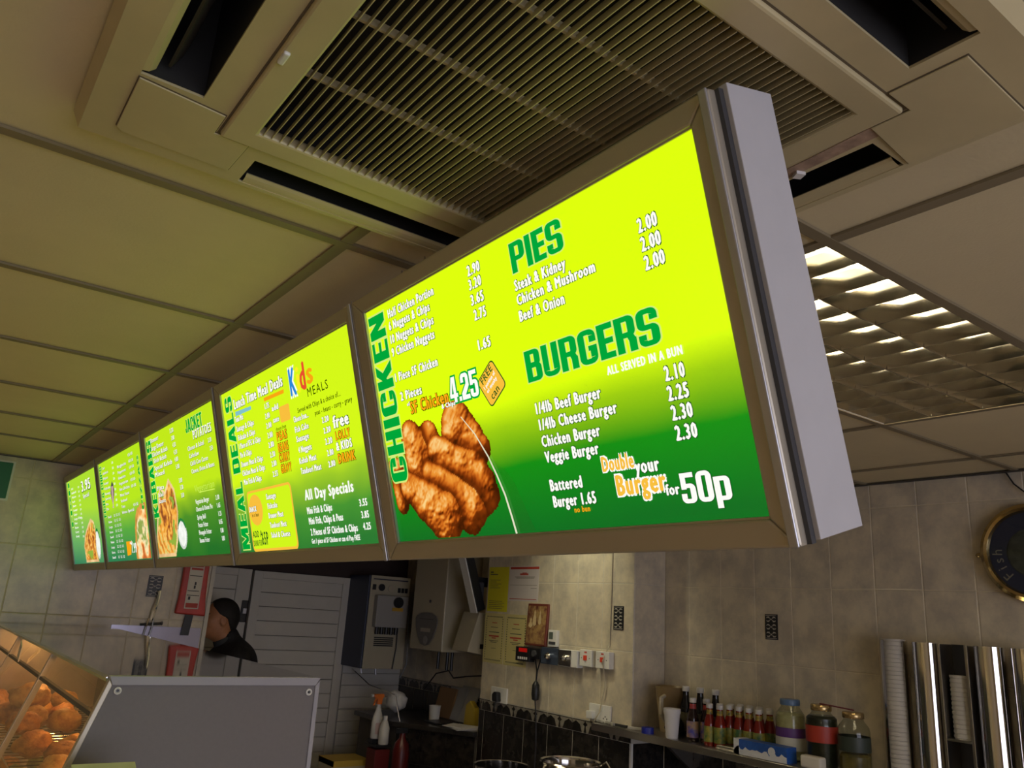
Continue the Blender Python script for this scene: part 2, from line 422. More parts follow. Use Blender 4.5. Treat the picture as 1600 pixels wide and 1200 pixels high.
TEXTS = [(0, 'Half Chicken Portion', 0.1265, 0.4388, 0.2872, 0.0153, 'item'),
 (0, '6 Nuggets & Chips', 0.124, 0.4162, 0.2682, 0.0154, 'item'),
 (0, '10 Nuggets & Chips', 0.122, 0.392, 0.2736, 0.0153, 'item'),
 (0, '9 Chicken Nuggets', 0.1203, 0.3681, 0.2698, 0.0153, 'item'),
 (0, '1 Piece SF Chicken', 0.1185, 0.3216, 0.2658, 0.0152, 'item'),
 (0, '2 Pieces', 0.127, 0.2851, 0.2021, 0.0154, 'item'),
 (0, 'of', 0.1457, 0.2721, 0.1563, 0.0069, 'item'),
 (0, 'SF Chicken', 0.1549, 0.2567, 0.281, 0.021, 'orange'),
 (0, '4.25', 0.2873, 0.2521, 0.3698, 0.0425, 'bigprice'),
 (0, '& Chips', 0.2566, 0.2489, 0.2987, 0.0075, 'item'),
 (0, '2.90', 0.3899, 0.4384, 0.4247, 0.0162, 'item'),
 (0, '3.20', 0.3884, 0.4163, 0.4225, 0.0161, 'item'),
 (0, '3.65', 0.3872, 0.3918, 0.4225, 0.0161, 'item'),
 (0, '2.75', 0.3891, 0.3674, 0.422, 0.016, 'item'),
 (0, '1.65', 0.3868, 0.3201, 0.4205, 0.0159, 'item'),
 (0, 'PIES', 0.5013, 0.4084, 0.6175, 0.0446, 'head'),
 (0, 'Steak & Kidney', 0.4996, 0.3831, 0.6143, 0.0154, 'item'),
 (0, 'Chicken & Mushroom', 0.4993, 0.3617, 0.6677, 0.0151, 'item'),
 (0, 'Beef & Onion', 0.4986, 0.3375, 0.5999, 0.0154, 'item'),
 (0, '2.00', 0.7503, 0.384, 0.7824, 0.0171, 'item'),
 (0, '2.00', 0.7499, 0.3607, 0.7828, 0.017, 'item'),
 (0, '2.00', 0.7501, 0.3371, 0.7833, 0.017, 'item'),
 (0, 'BURGERS', 0.4943, 0.2474, 0.7546, 0.0455, 'head'),
 (0, 'ALL SERVED IN A BUN', 0.6548, 0.2269, 0.7826, 0.011, 'plain'),
 (0, '1/4lb Beef Burger', 0.4998, 0.2007, 0.6366, 0.0158, 'item'),
 (0, '1/4lb Cheese Burger', 0.5013, 0.1771, 0.6609, 0.0156, 'item'),
 (0, 'Chicken Burger', 0.5006, 0.1529, 0.6229, 0.0158, 'item'),
 (0, 'Veggie Burger', 0.5019, 0.1301, 0.6144, 0.0158, 'item'),
 (0, 'Battered', 0.5023, 0.0897, 0.5709, 0.0159, 'item'),
 (0, 'Burger 1.65', 0.5032, 0.0667, 0.5928, 0.0157, 'item'),
 (0, '2.10', 0.7485, 0.2011, 0.7803, 0.0174, 'item'),
 (0, '2.25', 0.7473, 0.1771, 0.7805, 0.0173, 'item'),
 (0, '2.30', 0.7477, 0.1536, 0.7806, 0.0173, 'item'),
 (0, '2.30', 0.748, 0.1295, 0.7816, 0.0172, 'item'),
 (0, 'no bun', 0.5455, 0.0567, 0.5774, 0.0078, 'orangeplain'),
 (0, 'Double', 0.6144, 0.106, 0.6726, 0.0189, 'orangewhite'),
 (0, 'your', 0.6723, 0.0978, 0.7143, 0.0173, 'item'),
 (0, 'Burger', 0.6345, 0.0733, 0.7198, 0.0254, 'orangewhite'),
 (0, 'for', 0.7164, 0.0669, 0.7388, 0.013, 'item'),
 (0, '50p', 0.7405, 0.0548, 0.8131, 0.0358, 'bigwhite'),
 (1, 'Lunch Time Meal Deals', 0.1385, 0.414, 0.488, 0.0259, 'item'),
 (1, 'Tuna Mix', 0.1328, 0.3793, 0.1983, 0.0146, 'item'),
 (1, 'Sausage & Chips', 0.1346, 0.3536, 0.2689, 0.0143, 'item'),
 (1, 'Fishcake & Chips', 0.1385, 0.3293, 0.2687, 0.0143, 'item'),
 (1, '1 Piece of SFC & Chips', 0.1372, 0.3063, 0.3012, 0.0142, 'item'),
 (1, 'Pie & Chips', 0.1382, 0.2827, 0.2252, 0.0144, 'item'),
 (1, 'Donner Meat & Chips', 0.1377, 0.2579, 0.2988, 0.0141, 'item'),
 (1, 'Chicken Meat & Chips', 0.1371, 0.2345, 0.3049, 0.0141, 'item'),
 (1, 'Mini Fish & Chips', 0.139, 0.2105, 0.2709, 0.0141, 'item'),
 (1, '1.75', 0.3575, 0.3784, 0.3871, 0.0135, 'item'),
 (1, '2.00', 0.352, 0.3545, 0.3827, 0.0135, 'item'),
 (1, '2.00', 0.3509, 0.3307, 0.3859, 0.0134, 'item'),
 (1, '2.00', 0.3506, 0.3068, 0.3848, 0.0134, 'item'),
 (1, '2.80', 0.3484, 0.2832, 0.3845, 0.0134, 'item'),
 (1, '2.30', 0.3507, 0.2591, 0.3839, 0.0133, 'item'),
 (1, '2.80', 0.3527, 0.2365, 0.3846, 0.0133, 'item'),
 (1, '2.55', 0.3512, 0.2114, 0.3849, 0.0133, 'item'),
 (1, 'add', 0.4007, 0.3664, 0.4432, 0.0132, 'item'),
 (1, 'sauce', 0.4001, 0.3379, 0.4375, 0.0132, 'item'),
 (1, 'choose from', 0.4092, 0.3161, 0.4736, 0.0092, 'dark'),
 (1, 'PEAS', 0.4069, 0.2925, 0.4728, 0.0206, 'orange'),
 (1, 'BEANS', 0.4065, 0.2655, 0.472, 0.0206, 'orange'),
 (1, 'CURRY', 0.4052, 0.2409, 0.4719, 0.0206, 'orange'),
 (1, 'GRAVY', 0.4064, 0.2147, 0.473, 0.0205, 'orange'),
 (1, 'K', 0.5272, 0.381, 0.5637, 0.0621, 'blue'),
 (1, 'i', 0.5693, 0.3822, 0.5853, 0.0613, 'yellow'),
 (1, 'd', 0.5863, 0.3837, 0.6193, 0.0606, 'red'),
 (1, 's', 0.624, 0.3905, 0.6597, 0.0482, 'orangeplain'),
 (1, 'MEALS', 0.6186, 0.3631, 0.7266, 0.0195, 'thin'),
 (1, 'Served with Chips & a choice of...', 0.5526, 0.3374, 0.7786, 0.0111, 'dark'),
 (1, 'peas - beans - curry - gravy', 0.6429, 0.3177, 0.8272, 0.0108, 'dark'),
 (1, 'Choose from...', 0.5232, 0.32, 0.6077, 0.0131, 'item'),
 (1, 'Fish Cake', 0.5224, 0.2965, 0.6005, 0.0131, 'item'),
 (1, 'Sausage', 0.523, 0.2744, 0.5946, 0.0131, 'item'),
 (1, '2.20', 0.6732, 0.2961, 0.7078, 0.0123, 'item'),
 (1, '2.20', 0.6738, 0.2731, 0.7098, 0.0123, 'item'),
 (1, '4 Nuggets', 0.5267, 0.249, 0.6013, 0.0137, 'item'),
 (1, 'Kebab Meat', 0.5237, 0.2241, 0.6182, 0.0136, 'item'),
 (1, 'Tandoori Meat', 0.5235, 0.2004, 0.6374, 0.0136, 'item'),
 (1, '2.20', 0.6741, 0.2491, 0.7101, 0.013, 'item'),
 (1, '2.80', 0.676, 0.2244, 0.708, 0.0129, 'item'),
 (1, '2.80', 0.6742, 0.2004, 0.7089, 0.0129, 'item'),
 (1, 'free', 0.7243, 0.2773, 0.7993, 0.0252, 'item'),
 (1, 'LOLLY', 0.7273, 0.2521, 0.7967, 0.0172, 'orange'),
 (1, '& KIDS', 0.7238, 0.2301, 0.7989, 0.0171, 'item'),
 (1, 'DRINK', 0.7247, 0.203, 0.8057, 0.0197, 'orange'),
 (1, 'All Day Specials', 0.5258, 0.141, 0.7765, 0.0233, 'plain'),
 (1, 'Mini Fish & Chips', 0.528, 0.1094, 0.6617, 0.0154, 'plain'),
 (1, 'Mini Fish, Chips & Peas', 0.5301, 0.0859, 0.7087, 0.0152, 'plain'),
 (1, '2 Pieces of SF Chicken & Chips', 0.532, 0.061, 0.7693, 0.015, 'plain'),
 (1, '3.55', 0.7919, 0.1092, 0.8269, 0.014, 'plain'),
 (1, '3.85', 0.7935, 0.0852, 0.8267, 0.0139, 'plain'),
 (1, '4.25', 0.7942, 0.062, 0.8276, 0.0139, 'plain'),
 (1, 'Get 1 piece of SF Chicken or can of Pop FREE', 0.5309, 0.0428, 0.7737, 0.0108, 'plain'),
 (1, 'Sausage', 0.2859, 0.1607, 0.3516, 0.0135, 'item'),
 (1, 'Fishcake', 0.2879, 0.1372, 0.353, 0.0134, 'item'),
 (1, 'Donner Meat', 0.2858, 0.1136, 0.3844, 0.0133, 'item'),
 (1, 'Tandoori Meat', 0.2865, 0.0895, 0.3964, 0.0133, 'item'),
 (1, 'Salad & Cheese', 0.2869, 0.0652, 0.4098, 0.0132, 'item'),
 (1, 'SNACK', 0.1522, 0.1368, 0.2068, 0.0133, 'item'),
 (1, 'in a bun', 0.1685, 0.1233, 0.2172, 0.0099, 'dark'),
 (1, 'ADD A', 0.1553, 0.0704, 0.2243, 0.0165, 'darkgreen'),
 (1, 'DRINK FOR', 0.1539, 0.048, 0.2191, 0.0149, 'darkgreen'),
 (1, '65P', 0.2193, 0.0496, 0.2636, 0.0324, 'darkgreen'),
 (2, 'JACKET', 0.5623, 0.4144, 0.7377, 0.0415, 'head'),
 (2, 'POTATOES', 0.6289, 0.3869, 0.8151, 0.027, 'plainhead'),
 (2, 'Donner', 0.1157, 0.4412, 0.2291, 0.016, 'item'),
 (2, 'Large Donner', 0.1173, 0.4137, 0.2881, 0.0158, 'item'),
 (2, 'Chicken Kebab', 0.1193, 0.3906, 0.3271, 0.0157, 'item'),
 (2, 'Shish Kebab', 0.13, 0.3674, 0.3036, 0.0157, 'item'),
 (2, 'Special Kebab', 0.1299, 0.3417, 0.3652, 0.0155, 'item'),
 (2, 'Mixed', 0.1305, 0.3184, 0.2558, 0.0157, 'item'),
 (2, '3.20', 0.379, 0.4404, 0.4242, 0.015, 'item'),
 (2, '3.80', 0.3888, 0.415, 0.4255, 0.0149, 'item'),
 (2, '4.20', 0.3941, 0.3915, 0.4306, 0.0149, 'item'),
 (2, '4.20', 0.3968, 0.3667, 0.4369, 0.0148, 'item'),
 (2, '4.80', 0.3984, 0.3429, 0.4399, 0.0148, 'item'),
 (2, '5.00', 0.4031, 0.3186, 0.4444, 0.0147, 'item'),
 (2, '3.00', 0.4183, 0.2719, 0.4561, 0.0146, 'item'),
 (2, '3.20', 0.4235, 0.2489, 0.4589, 0.0146, 'item'),
 (2, '3.50', 0.4222, 0.2232, 0.4576, 0.0145, 'item'),
 (2, 'Cheese & Salad', 0.5591, 0.3587, 0.7277, 0.0138, 'item'),
 (2, 'Coleslaw', 0.5644, 0.3348, 0.6683, 0.0139, 'item'),
 (2, 'Chilli Con Carne', 0.5681, 0.3105, 0.7503, 0.0137, 'item'),
 (2, 'Cheese, Onion & Beans', 0.5702, 0.2865, 0.8018, 0.0135, 'item'),
 (2, '2.20', 0.7701, 0.3582, 0.8023, 0.0132, 'item'),
 (2, '2.50', 0.779, 0.3335, 0.8067, 0.0131, 'item'),
 (2, 'Vegetarian', 0.5795, 0.2279, 0.7775, 0.0212, 'lime'),
 (2, 'Vegetarian Burger', 0.5721, 0.1912, 0.7103, 0.0146, 'plain'),
 (2, 'Cheese & Onion Pie', 0.5681, 0.1683, 0.736, 0.0145, 'plain'),
 (2, 'Spring Roll', 0.5704, 0.1433, 0.6585, 0.0146, 'plain'),
 (2, 'Potato Fritter', 0.5714, 0.1195, 0.6725, 0.0146, 'plain'),
 (2, 'Pineapple Fritter', 0.57, 0.0968, 0.6974, 0.0145, 'plain'),
 (2, 'Banana Fritter', 0.5685, 0.0729, 0.6691, 0.0145, 'plain'),
 (2, '2.30', 0.7749, 0.1898, 0.8075, 0.0139, 'plain'),
 (2, '1.65', 0.7783, 0.1667, 0.8083, 0.0138, 'plain'),
 (2, '1.25', 0.782, 0.1428, 0.8096, 0.0138, 'plain'),
 (2, '0.65', 0.7777, 0.1194, 0.809, 0.0138, 'plain'),
 (2, '0.80', 0.7824, 0.0945, 0.8092, 0.0137, 'plain'),
 (2, '0.80', 0.7863, 0.0716, 0.8108, 0.0137, 'plain'),
 (2, 'Pitta', 0.1302, 0.27, 0.2295, 0.0146, 'item'),
 (2, 'Salad', 0.1356, 0.2461, 0.2079, 0.0146, 'item'),
 (2, 'Sauce', 0.1368, 0.2243, 0.2277, 0.0145, 'item')]
VERTS = [(0, 'CHICKEN', 0.0505, 0.1104, 0.1431, 0.4558), (1, 'MEAL DEALS', 0.0662, 0.1235, 0.0414, 0.4543), (2, 'KEBABS', 0.051, 0.1167, 0.1777, 0.4534), (3, 'FISH & CHIPS', 0.057, 0.105, 0.2295, 0.4559), (3, 'PIZZAS', 0.773, 0.8004, 0.2215, 0.4236), (4, 'FISH', 0.0835, 0.127, 0.2293, 0.4605)]

# ================================================================ lettering
S_, W_, B_ = .20, .54, .16
def G_band(x0, y0, x1, y1, r, sx, sy, cs): return ('b', x0, y0, x1, y1, r, sx, sy, cs)
def bowl(y0, y1, w=W_, r=.18, sy=.15): return [G_band(0, y0, w, y1, r, S_, sy, ('BR', 'TR')), ('r', S_ - .02, y0, w - r, y0 + sy), ('r', S_ - .02, y1 - sy, w - r, y1)]
STEM = ('r', 0, 0, S_, 1)
ring = lambda: [G_band(0, 0, W_, 1, .2, S_, .15, ('TR', 'TL', 'BL', 'BR', 'TR'))]
cshape = [G_band(0, 0, W_, 1, .2, S_, .15, ('TR', 'TL', 'BL', 'BR')), ('r', W_ - S_, .62, W_, .81), ('r', W_ - S_, .19, W_, .38)]
GL = {
 'C': (W_, cshape), 'G': (W_, cshape + [('r', W_ - S_, .19, W_, .52), ('r', .29, .38, W_, .52)]),
 'H': (W_, [STEM, ('r', W_ - S_, 0, W_, 1), ('r', S_ - .01, .42, W_ - S_ + .01, .59)]), 'I': (S_, [STEM]),
 'K': (.58, [STEM, ('p', [(S_ - .01, .36), (.34, .50), (.56, 1), (.34, 1), (S_ - .01, .64)]), ('p', [(.21, .44), (.37, 0), (.60, 0), (.37, .58), (.25, .60)])]),
 'E': (.44, [STEM, ('r', S_ - .01, 0, .44, .17), ('r', S_ - .01, .42, .42, .58), ('r', S_ - .01, .83, .44, 1)]),
 'F': (.44, [STEM, ('r', S_ - .01, .42, .42, .58), ('r', S_ - .01, .83, .44, 1)]),
 'N': (W_, [('r', 0, 0, .18, 1), ('r', W_ - .18, 0, W_, 1), ('p', [(0, 1), (W_ - .19, 0), (W_, 0), (.19, 1)])]),
 'P': (W_, [STEM] + bowl(.38, 1)), 'B': (W_, [STEM] + bowl(.46, 1, .52, .16, .14) + bowl(0, .57, W_, .16, .14)),
 'R': (W_, [STEM] + bowl(.40, 1) + [('r', W_ - S_, 0, W_, .36), ('p', [(.3, .42), (W_ - S_, .3), (W_, .3), (W_ - .06, .46)])]),
 'D': (W_, [STEM] + bowl(0, 1, W_, .2, .16)),
 'S': (W_, [G_band(0, .43, W_, 1, .18, S_, .14, ('TR', 'TL', 'BL')), G_band(0, 0, W_, .57, .18, S_, .14, ('BL', 'BR', 'TR')), ('r', W_ - S_, .68, W_, .83), ('r', 0, .17, S_, .32), ('r', .17, .43, W_ - .17, .57)]),
 'U': (W_, [('r', 0, .19, S_, 1), ('r', W_ - S_, .19, W_, 1), G_band(0, 0, W_, 1, .2, S_, .15, ('BL', 'BR'))]),
 'M': (.76, [('r', 0, 0, .18, 1), ('r', .58, 0, .76, 1), ('p', [(0, 1), (.31, .04), (.45, .04), (.24, 1)]), ('p', [(.52, 1), (.31, .04), (.45, .04), (.76, 1)])]),
 'A': (.60, [('p', [(0, 0), (.19, 0), (.37, 1), (.18, 1)]), ('p', [(.41, 0), (.60, 0), (.42, 1), (.23, 1)]), ('r', .12, .18, .48, .33)]),
 'L': (.42, [STEM, ('r', S_ - .01, 0, .42, .18)]),
 'J': (.42, [('r', .22, .17, .42, 1), G_band(0, 0, .42, 1, .17, .19, .15, ('BL', 'BR')), ('r', 0, .16, .19, .36)]),
 'T': (.48, [('r', 0, .83, .48, 1), ('r', .14, 0, .34, .9)]), 'O': (W_, ring()), '0': (W_, ring()),
 'Z': (.46, [('r', 0, 0, .46, .17), ('r', 0, .83, .46, 1), ('p', [(0, .15), (.2, .15), (.46, .85), (.26, .85)])]),
 '&': (.6, [G_band(.06, .48, .5, 1, .16, .15, .12, ('TR', 'TL', 'BL', 'BR', 'TR')), G_band(0, 0, .54, .58, .16, .16, .13, ('TR', 'TL', 'BL', 'BR', 'TR')), ('p', [(.3, .3), (.45, 0), (.62, 0), (.42, .36)])]),
 '2': (W_, [G_band(0, .42, W_, 1, .18, S_, .15, ('TR', 'TL')), ('r', 0, .66, S_, .83), ('r', W_ - S_, .56, W_, .83), ('p', [(0, .16), (.24, .16), (W_, .5), (W_, .6), (W_ - S_, .6), (0, .26)]), ('r', 0, 0, W_, .17)]),
 '4': (.58, [('r', .28, 0, .47, 1), ('r', 0, .19, .57, .34), ('p', [(0, .30), (.14, .30), (.33, 1), (.22, 1)])]),
 '5': (W_, [('r', .03, .84, W_ - .03, 1), ('r', .03, .46, .22, 1), G_band(0, 0, W_, .64, .18, S_, .14, ('BL', 'BR', 'TR')), ('r', .2, .50, W_ - .17, .64), ('r', 0, .17, S_, .32)]),
 '.': (.17, [('r', 0, 0, .17, .17)]), ' ': (.2, []),
 'p': (W_, [('r', 0, -.24, S_, .76)] + bowl(0, .76, W_, .17, .14)),
}
def arc_pts(x0, y0, x1, y1, r, cs, n=5):
    C = {'TR': (x1 - r, y1 - r, 0), 'TL': (x0 + r, y1 - r, 90), 'BL': (x0 + r, y0 + r, 180), 'BR': (x1 - r, y0 + r, 270)}
    out = []
    for c in cs:
        cx, cy, a = C[c]
        out += [(cx + r * math.cos(R(a + 90 * i / n)), cy + r * math.sin(R(a + 90 * i / n))) for i in range(n + 1)]
    return out
def off_poly(p, d):
    if d == 0: return p
    ar = sum(p[i][0] * p[(i + 1) % len(p)][1] - p[(i + 1) % len(p)][0] * p[i][1] for i in range(len(p)))
    if ar < 0: p = p[::-1]
    out = []
    for i in range(len(p)):
        a, b, c = Vector(p[i - 1]), Vector(p[i]), Vector(p[(i + 1) % len(p)])
        n1 = (b - a).normalized(); n2 = (c - b).normalized(); n1 = Vector((n1.y, -n1.x)); n2 = Vector((n2.y, -n2.x))
        m = (n1 + n2); k = max(.35, 1 + n1.dot(n2)); out.append(tuple(b + m * (d / k)))
    return out
def head_text(s, d=0.0, gap=.055):
    """heavy condensed capitals: list of 2-D polygons, unit cap height, total width"""
    polys = []; x = 0.0
    for ch in s:
        w, prims = GL[ch]
        for q in prims:
            if q[0] == 'r': polys.append([(x + q[1] - d, q[2] - d), (x + q[3] + d, q[2] - d), (x + q[3] + d, q[4] + d), (x + q[1] - d, q[4] + d)])
            elif q[0] == 'p': polys.append([(x + a, b) for a, b in off_poly(q[1], d)])
            else:
                _, x0, y0, x1, y1, r, sx, sy, cs = q
                o = arc_pts(x0 - d, y0 - d, x1 + d, y1 + d, r + d, cs)
                i = arc_pts(x0 + sx + d, y0 + sy + d, x1 - sx - d, y1 - sy - d, .022, cs)
                for k in range(len(o) - 1):
                    if (k + 1) % 6 == 0 and len(cs) == 5 and k >= 4 * 6: break
                    polys.append([(x + a, b) for a, b in (o[k], o[k + 1], i[k + 1], i[k])])
        x += w + gap
    return polys, x - gap

# built-in font for the small type: all text objects are made first and turned into meshes in one go
_jobs = []
def font_job(s, offset, sp, cb):
    c = bpy.data.curves.new('t', 'FONT'); c.body = s; c.size = 1; c.offset = offset; c.space_character = sp; c.resolution_u = 2; c.fill_mode = 'FRONT'
    o = bpy.data.objects.new('t', c); COL.objects.link(o); _jobs.append((o, c, cb))
def run_jobs():
    bpy.context.view_layer.update(); dg = bpy.context.evaluated_depsgraph_get()
    for o, c, cb in _jobs:
        me = bpy.data.meshes.new_from_object(o.evaluated_get(dg))
        v = [tuple(p.co) for p in me.vertices]; f = [tuple(p.vertices) for p in me.polygons]
        cb(v, f); bpy.data.meshes.remove(me); bpy.data.objects.remove(o); bpy.data.curves.remove(c)
    _jobs.clear()

WHITE = glow('backlit white print', (1.0, 0.99, 0.93), 1.0); OUTL = glow('backlit dark green print', (0.03, 0.16, 0.02), 0.6)
GREEN = glow('backlit green print', (0.0, 0.42, 0.045), 0.9); PALE = glow('backlit pale lime print', (0.72, 0.95, 0.22), 0.9)
ORANGE = glow('backlit orange print', (1.0, 0.40, 0.008), 0.95); AMBER = glow('backlit amber print', (1.0, 0.55, 0.05), 0.95)
DARK = glow('backlit black print', (0.02, 0.08, 0.0), 0.5); BLUE = glow('backlit blue print', (0.03, 0.28, 0.75), 0.9)
YELLOW = glow('backlit yellow print', (1.0, 0.85, 0.02), 1.0); REDP = glow('backlit red print', (0.90, 0.09, 0.03), 0.9); SKY = glow('backlit pale blue print', (0.25, 0.60, 0.65), 0.9)
LIME2 = glow('backlit soft lime print', (0.62, 0.88, 0.10), 1.0)
STY = {  # fill, outline, weight, outline weight, part name
 'item': (WHITE, OUTL, .072, .026, 'item_lettering'), 'plain': (WHITE, None, .068, 0, 'notice_lettering'), 'plainhead': (WHITE, OUTL, .06, .03, 'subheading_lettering'),
 'orange': (ORANGE, DARK, .065, .028, 'offer_lettering'), 'orangeplain': (ORANGE, None, .045, 0, 'offer_lettering'), 'orangewhite': (AMBER, WHITE, .065, .055, 'offer_lettering'),
 'dark': (DARK, None, .03, 0, 'notice_lettering'), 'darkgreen': (OUTL, None, .04, 0, 'offer_lettering'), 'thin': (DARK, None, .0, 0, 'subheading_lettering'),
 'blue': (BLUE, WHITE, .05, .05, 'kids_lettering'), 'yellow': (YELLOW, None, .05, 0, 'kids_lettering'), 'red': (REDP, None, .05, 0, 'kids_lettering'), 'lime': (LIME2, None, .0, 0, 'subheading_lettering'),
}

# ================================================================ menu light boxes
TILT = 0.283700; BC = 0.72707; BV0 = -0.124; BY0 = 0.498; BW = 0.89; BH = 0.502
PU0, PU1, PV0, PV1 = .040, .857, .031, .472           # poster window
NB = Vector((math.cos(TILT), 0, math.sin(TILT))); UPB = Vector((-math.sin(TILT), 0, math.cos(TILT))); RTB = Vector((0, -1, 0))
def poster_mat(i, v_lo, v_hi, tilt, top, mid, bot, swirl):
    m = bpy.data.materials.new('backlit poster'); m.use_nodes = True; nt = m.node_tree; nt.nodes.clear()
    tc = nt.nodes.new('ShaderNodeTexCoord'); sp = nt.nodes.new('ShaderNodeSeparateXYZ'); nt.links.new(tc.outputs['Object'], sp.inputs[0])
    nz = nt.nodes.new('ShaderNodeTexNoise'); nz.inputs['Scale'].default_value = 3.2; nz.inputs['Detail'].default_value = 1; nz.inputs['Distortion'].default_value = 1.6
    nt.links.new(tc.outputs['Object'], nz.inputs['Vector'])
    def math_(op, a, b):
        n = nt.nodes.new('ShaderNodeMath'); n.operation = op
        for k, x in enumerate((a, b)):
            if isinstance(x, (int, float)): n.inputs[k].default_value = x
            else: nt.links.new(x, n.inputs[k])
        return n.outputs[0]
    v = math_('ADD', sp.outputs[1], math_('MULTIPLY', sp.outputs[0], tilt))
    v = math_('ADD', v, math_('MULTIPLY', math_('SUBTRACT', nz.outputs['Fac'], .5), swirl))
    mr = nt.nodes.new('ShaderNodeMapRange'); mr.inputs['From Min'].default_value = 0.03; mr.inputs['From Max'].default_value = 0.47; nt.links.new(v, mr.inputs['Value'])
    rp = nt.nodes.new('ShaderNodeValToRGB'); e = rp.color_ramp.elements; nt.links.new(mr.outputs[0], rp.inputs[0])
    pos = lambda x: max(0, min(1, (x - .03) / .44))
    e[0].position = 0; e[0].color = (*bot, 1); e[1].position = 1; e[1].color = (*top, 1)
    a = e.new(pos(v_lo)); a.color = (*mid, 1); b = e.new(pos((v_lo + v_hi) / 2 + .01)); b.color = (*[(p * .45 + q * .55) for p, q in zip(top, mid)], 1); c = e.new(pos(v_hi)); c.color = (*top, 1)
    em = nt.nodes.new('ShaderNodeEmission'); nt.links.new(rp.outputs[0], em.inputs[0]); em.inputs[1].default_value = 1.0
    gl = nt.nodes.new('ShaderNodeBsdfGlossy'); gl.inputs['Roughness'].default_value = .15; gl.inputs[0].default_value = (.04, .04, .04, 1)
    ad = nt.nodes.new('ShaderNodeAddShader'); nt.links.new(em.outputs[0], ad.inputs[0]); nt.links.new(gl.outputs[0], ad.inputs[1])
    o = nt.nodes.new('ShaderNodeOutputMaterial'); nt.links.new(ad.outputs[0], o.inputs[0])
    return m
LIME = (0.74, 1.04, 0.003); GRN = (0.004, 0.27, 0.006); DGR = (0.002, 0.155, 0.014)
PM = [poster_mat(0, .125, .225, -.02, LIME, GRN, DGR, .02),
      poster_mat(1, .10, .215, -.02, (0.66, 0.94, .008), (0.06, 0.30, .03), (0.02, 0.19, .03), .06),
      poster_mat(2, .15, .235, -.02, (0.54, 0.82, .010), (0.07, 0.28, .02), (0.015, 0.16, .02), .09),
      poster_mat(3, .16, .27, .0, (0.48, 0.80, .012), (0.10, 0.40, .05), (0.02, 0.20, .08), .03),
      poster_mat(4, .15, .33, .05, (0.42, 0.74, .03), (0.14, 0.42, .12), (0.03, 0.20, .10), .03)]
BLABEL = ['largest and nearest backlit menu board, with pies, burgers and fried chicken', 'backlit menu board with meal deals and kids meals, next to the chicken board',
          'backlit menu board with kebabs and jacket potatoes, in the middle of the row', 'backlit menu board with a pizza picture, fourth in the row from the near end', 'backlit menu board farthest away, against the far left wall']
POSTER = []
def board(i):
    yl = BY0 + BW * (i + 1)
    org = NB * BC + UPB * BV0 + Vector((0, yl, EYE))
    t = thing('menu_board', BLABEL[i], 'menu board', group='row of backlit menu boards')
    t.matrix_world = Matrix(((RTB.x, UPB.x, -NB.x, org.x), (RTB.y, UPB.y, -NB.y, org.y), (RTB.z, UPB.z, -NB.z, org.z), (0, 0, 0, 1)))
    e = .0015
    # mitred frame rails (local: u right, v up, w towards the viewer)
    def rail(pts, name='frame_rail'): MB().prism(pts, -.020, 0.0, 'z').build(name, M['alu'], t, bevel=.003)
    rail([(e, 0), (BW - e, 0), (PU1, PV0), (PU0, PV0)]); rail([(e, BH), (PU0, PV1), (PU1, PV1), (BW - e, BH)])
    rail([(e, 0), (PU0, PV0), (PU0, PV1), (e, BH)]); rail([(BW - e, 0), (BW - e, BH), (PU1, PV1), (PU1, PV0)])
    # silver bullnose on the right hand stile and bright inner reveal strips
    MB().prism([(BW - .001, 0)] + [(BW + .005 * math.cos(R(a)) - .004, .5) for a in ()] + [(BW - .001, BH), (BW - .013, BH), (BW - .013, 0)], .0005, .004, 'z').build('edge_bead', M['silver'], t, bevel=.0018, smooth=False)
    MB().box(PU0, PV0, -.0055, PU0 + .005, PV1, -.0008).build('inner_bead', M['silver'], t)
    MB().box(PU0, PV1 - .0025, -.0055, PU1, PV1, -.003).build('inner_bead', M['alu'], t)
    MB().box(PU0, PV0, -.0055, PU1, PV0 + .0025, -.003).build('inner_bead', M['alu'], t)
    # casing
    MB().box(.002, .004, -.100, BW - .004, BH - .004, -.024).build('casing', M['greypaint'], t)
    for u in ((.18, .70) if i else (.04, .13)):
        top = t.matrix_world.inverted() @ Vector((0, 0, CEIL)); q = t.matrix_world @ Vector((u, BH - .004, -.085)); e_ = t.matrix_world.inverted() @ Vector((q.x, q.y, CEIL - .001))
        MB().cyl((u, BH - .004, -.085), tuple(e_), .0015, n=6).build('hanging_wire', M['steelb'], t)
    po = MB().add([(PU0, PV0, -.006), (PU1, PV0, -.006), (PU1, PV1, -.006), (PU0, PV1, -.006)], [(0, 1, 2, 3)]).build('poster', PM[i], t)
    POSTER.append(po)
    return t
BO = [board(i) for i in range(5)]
# pale end panel that closes the near end of the row
MB().box(BW - .002, .004, -.104, BW + .010, BH + .004, -.021).build('end_panel', M['greypaint'], BO[0], bevel=.001)
MB().box(BW - .003, .001, -.021, BW + .004, BH - .001, -.013).build('end_gap', M['darkgrey'], BO[0])

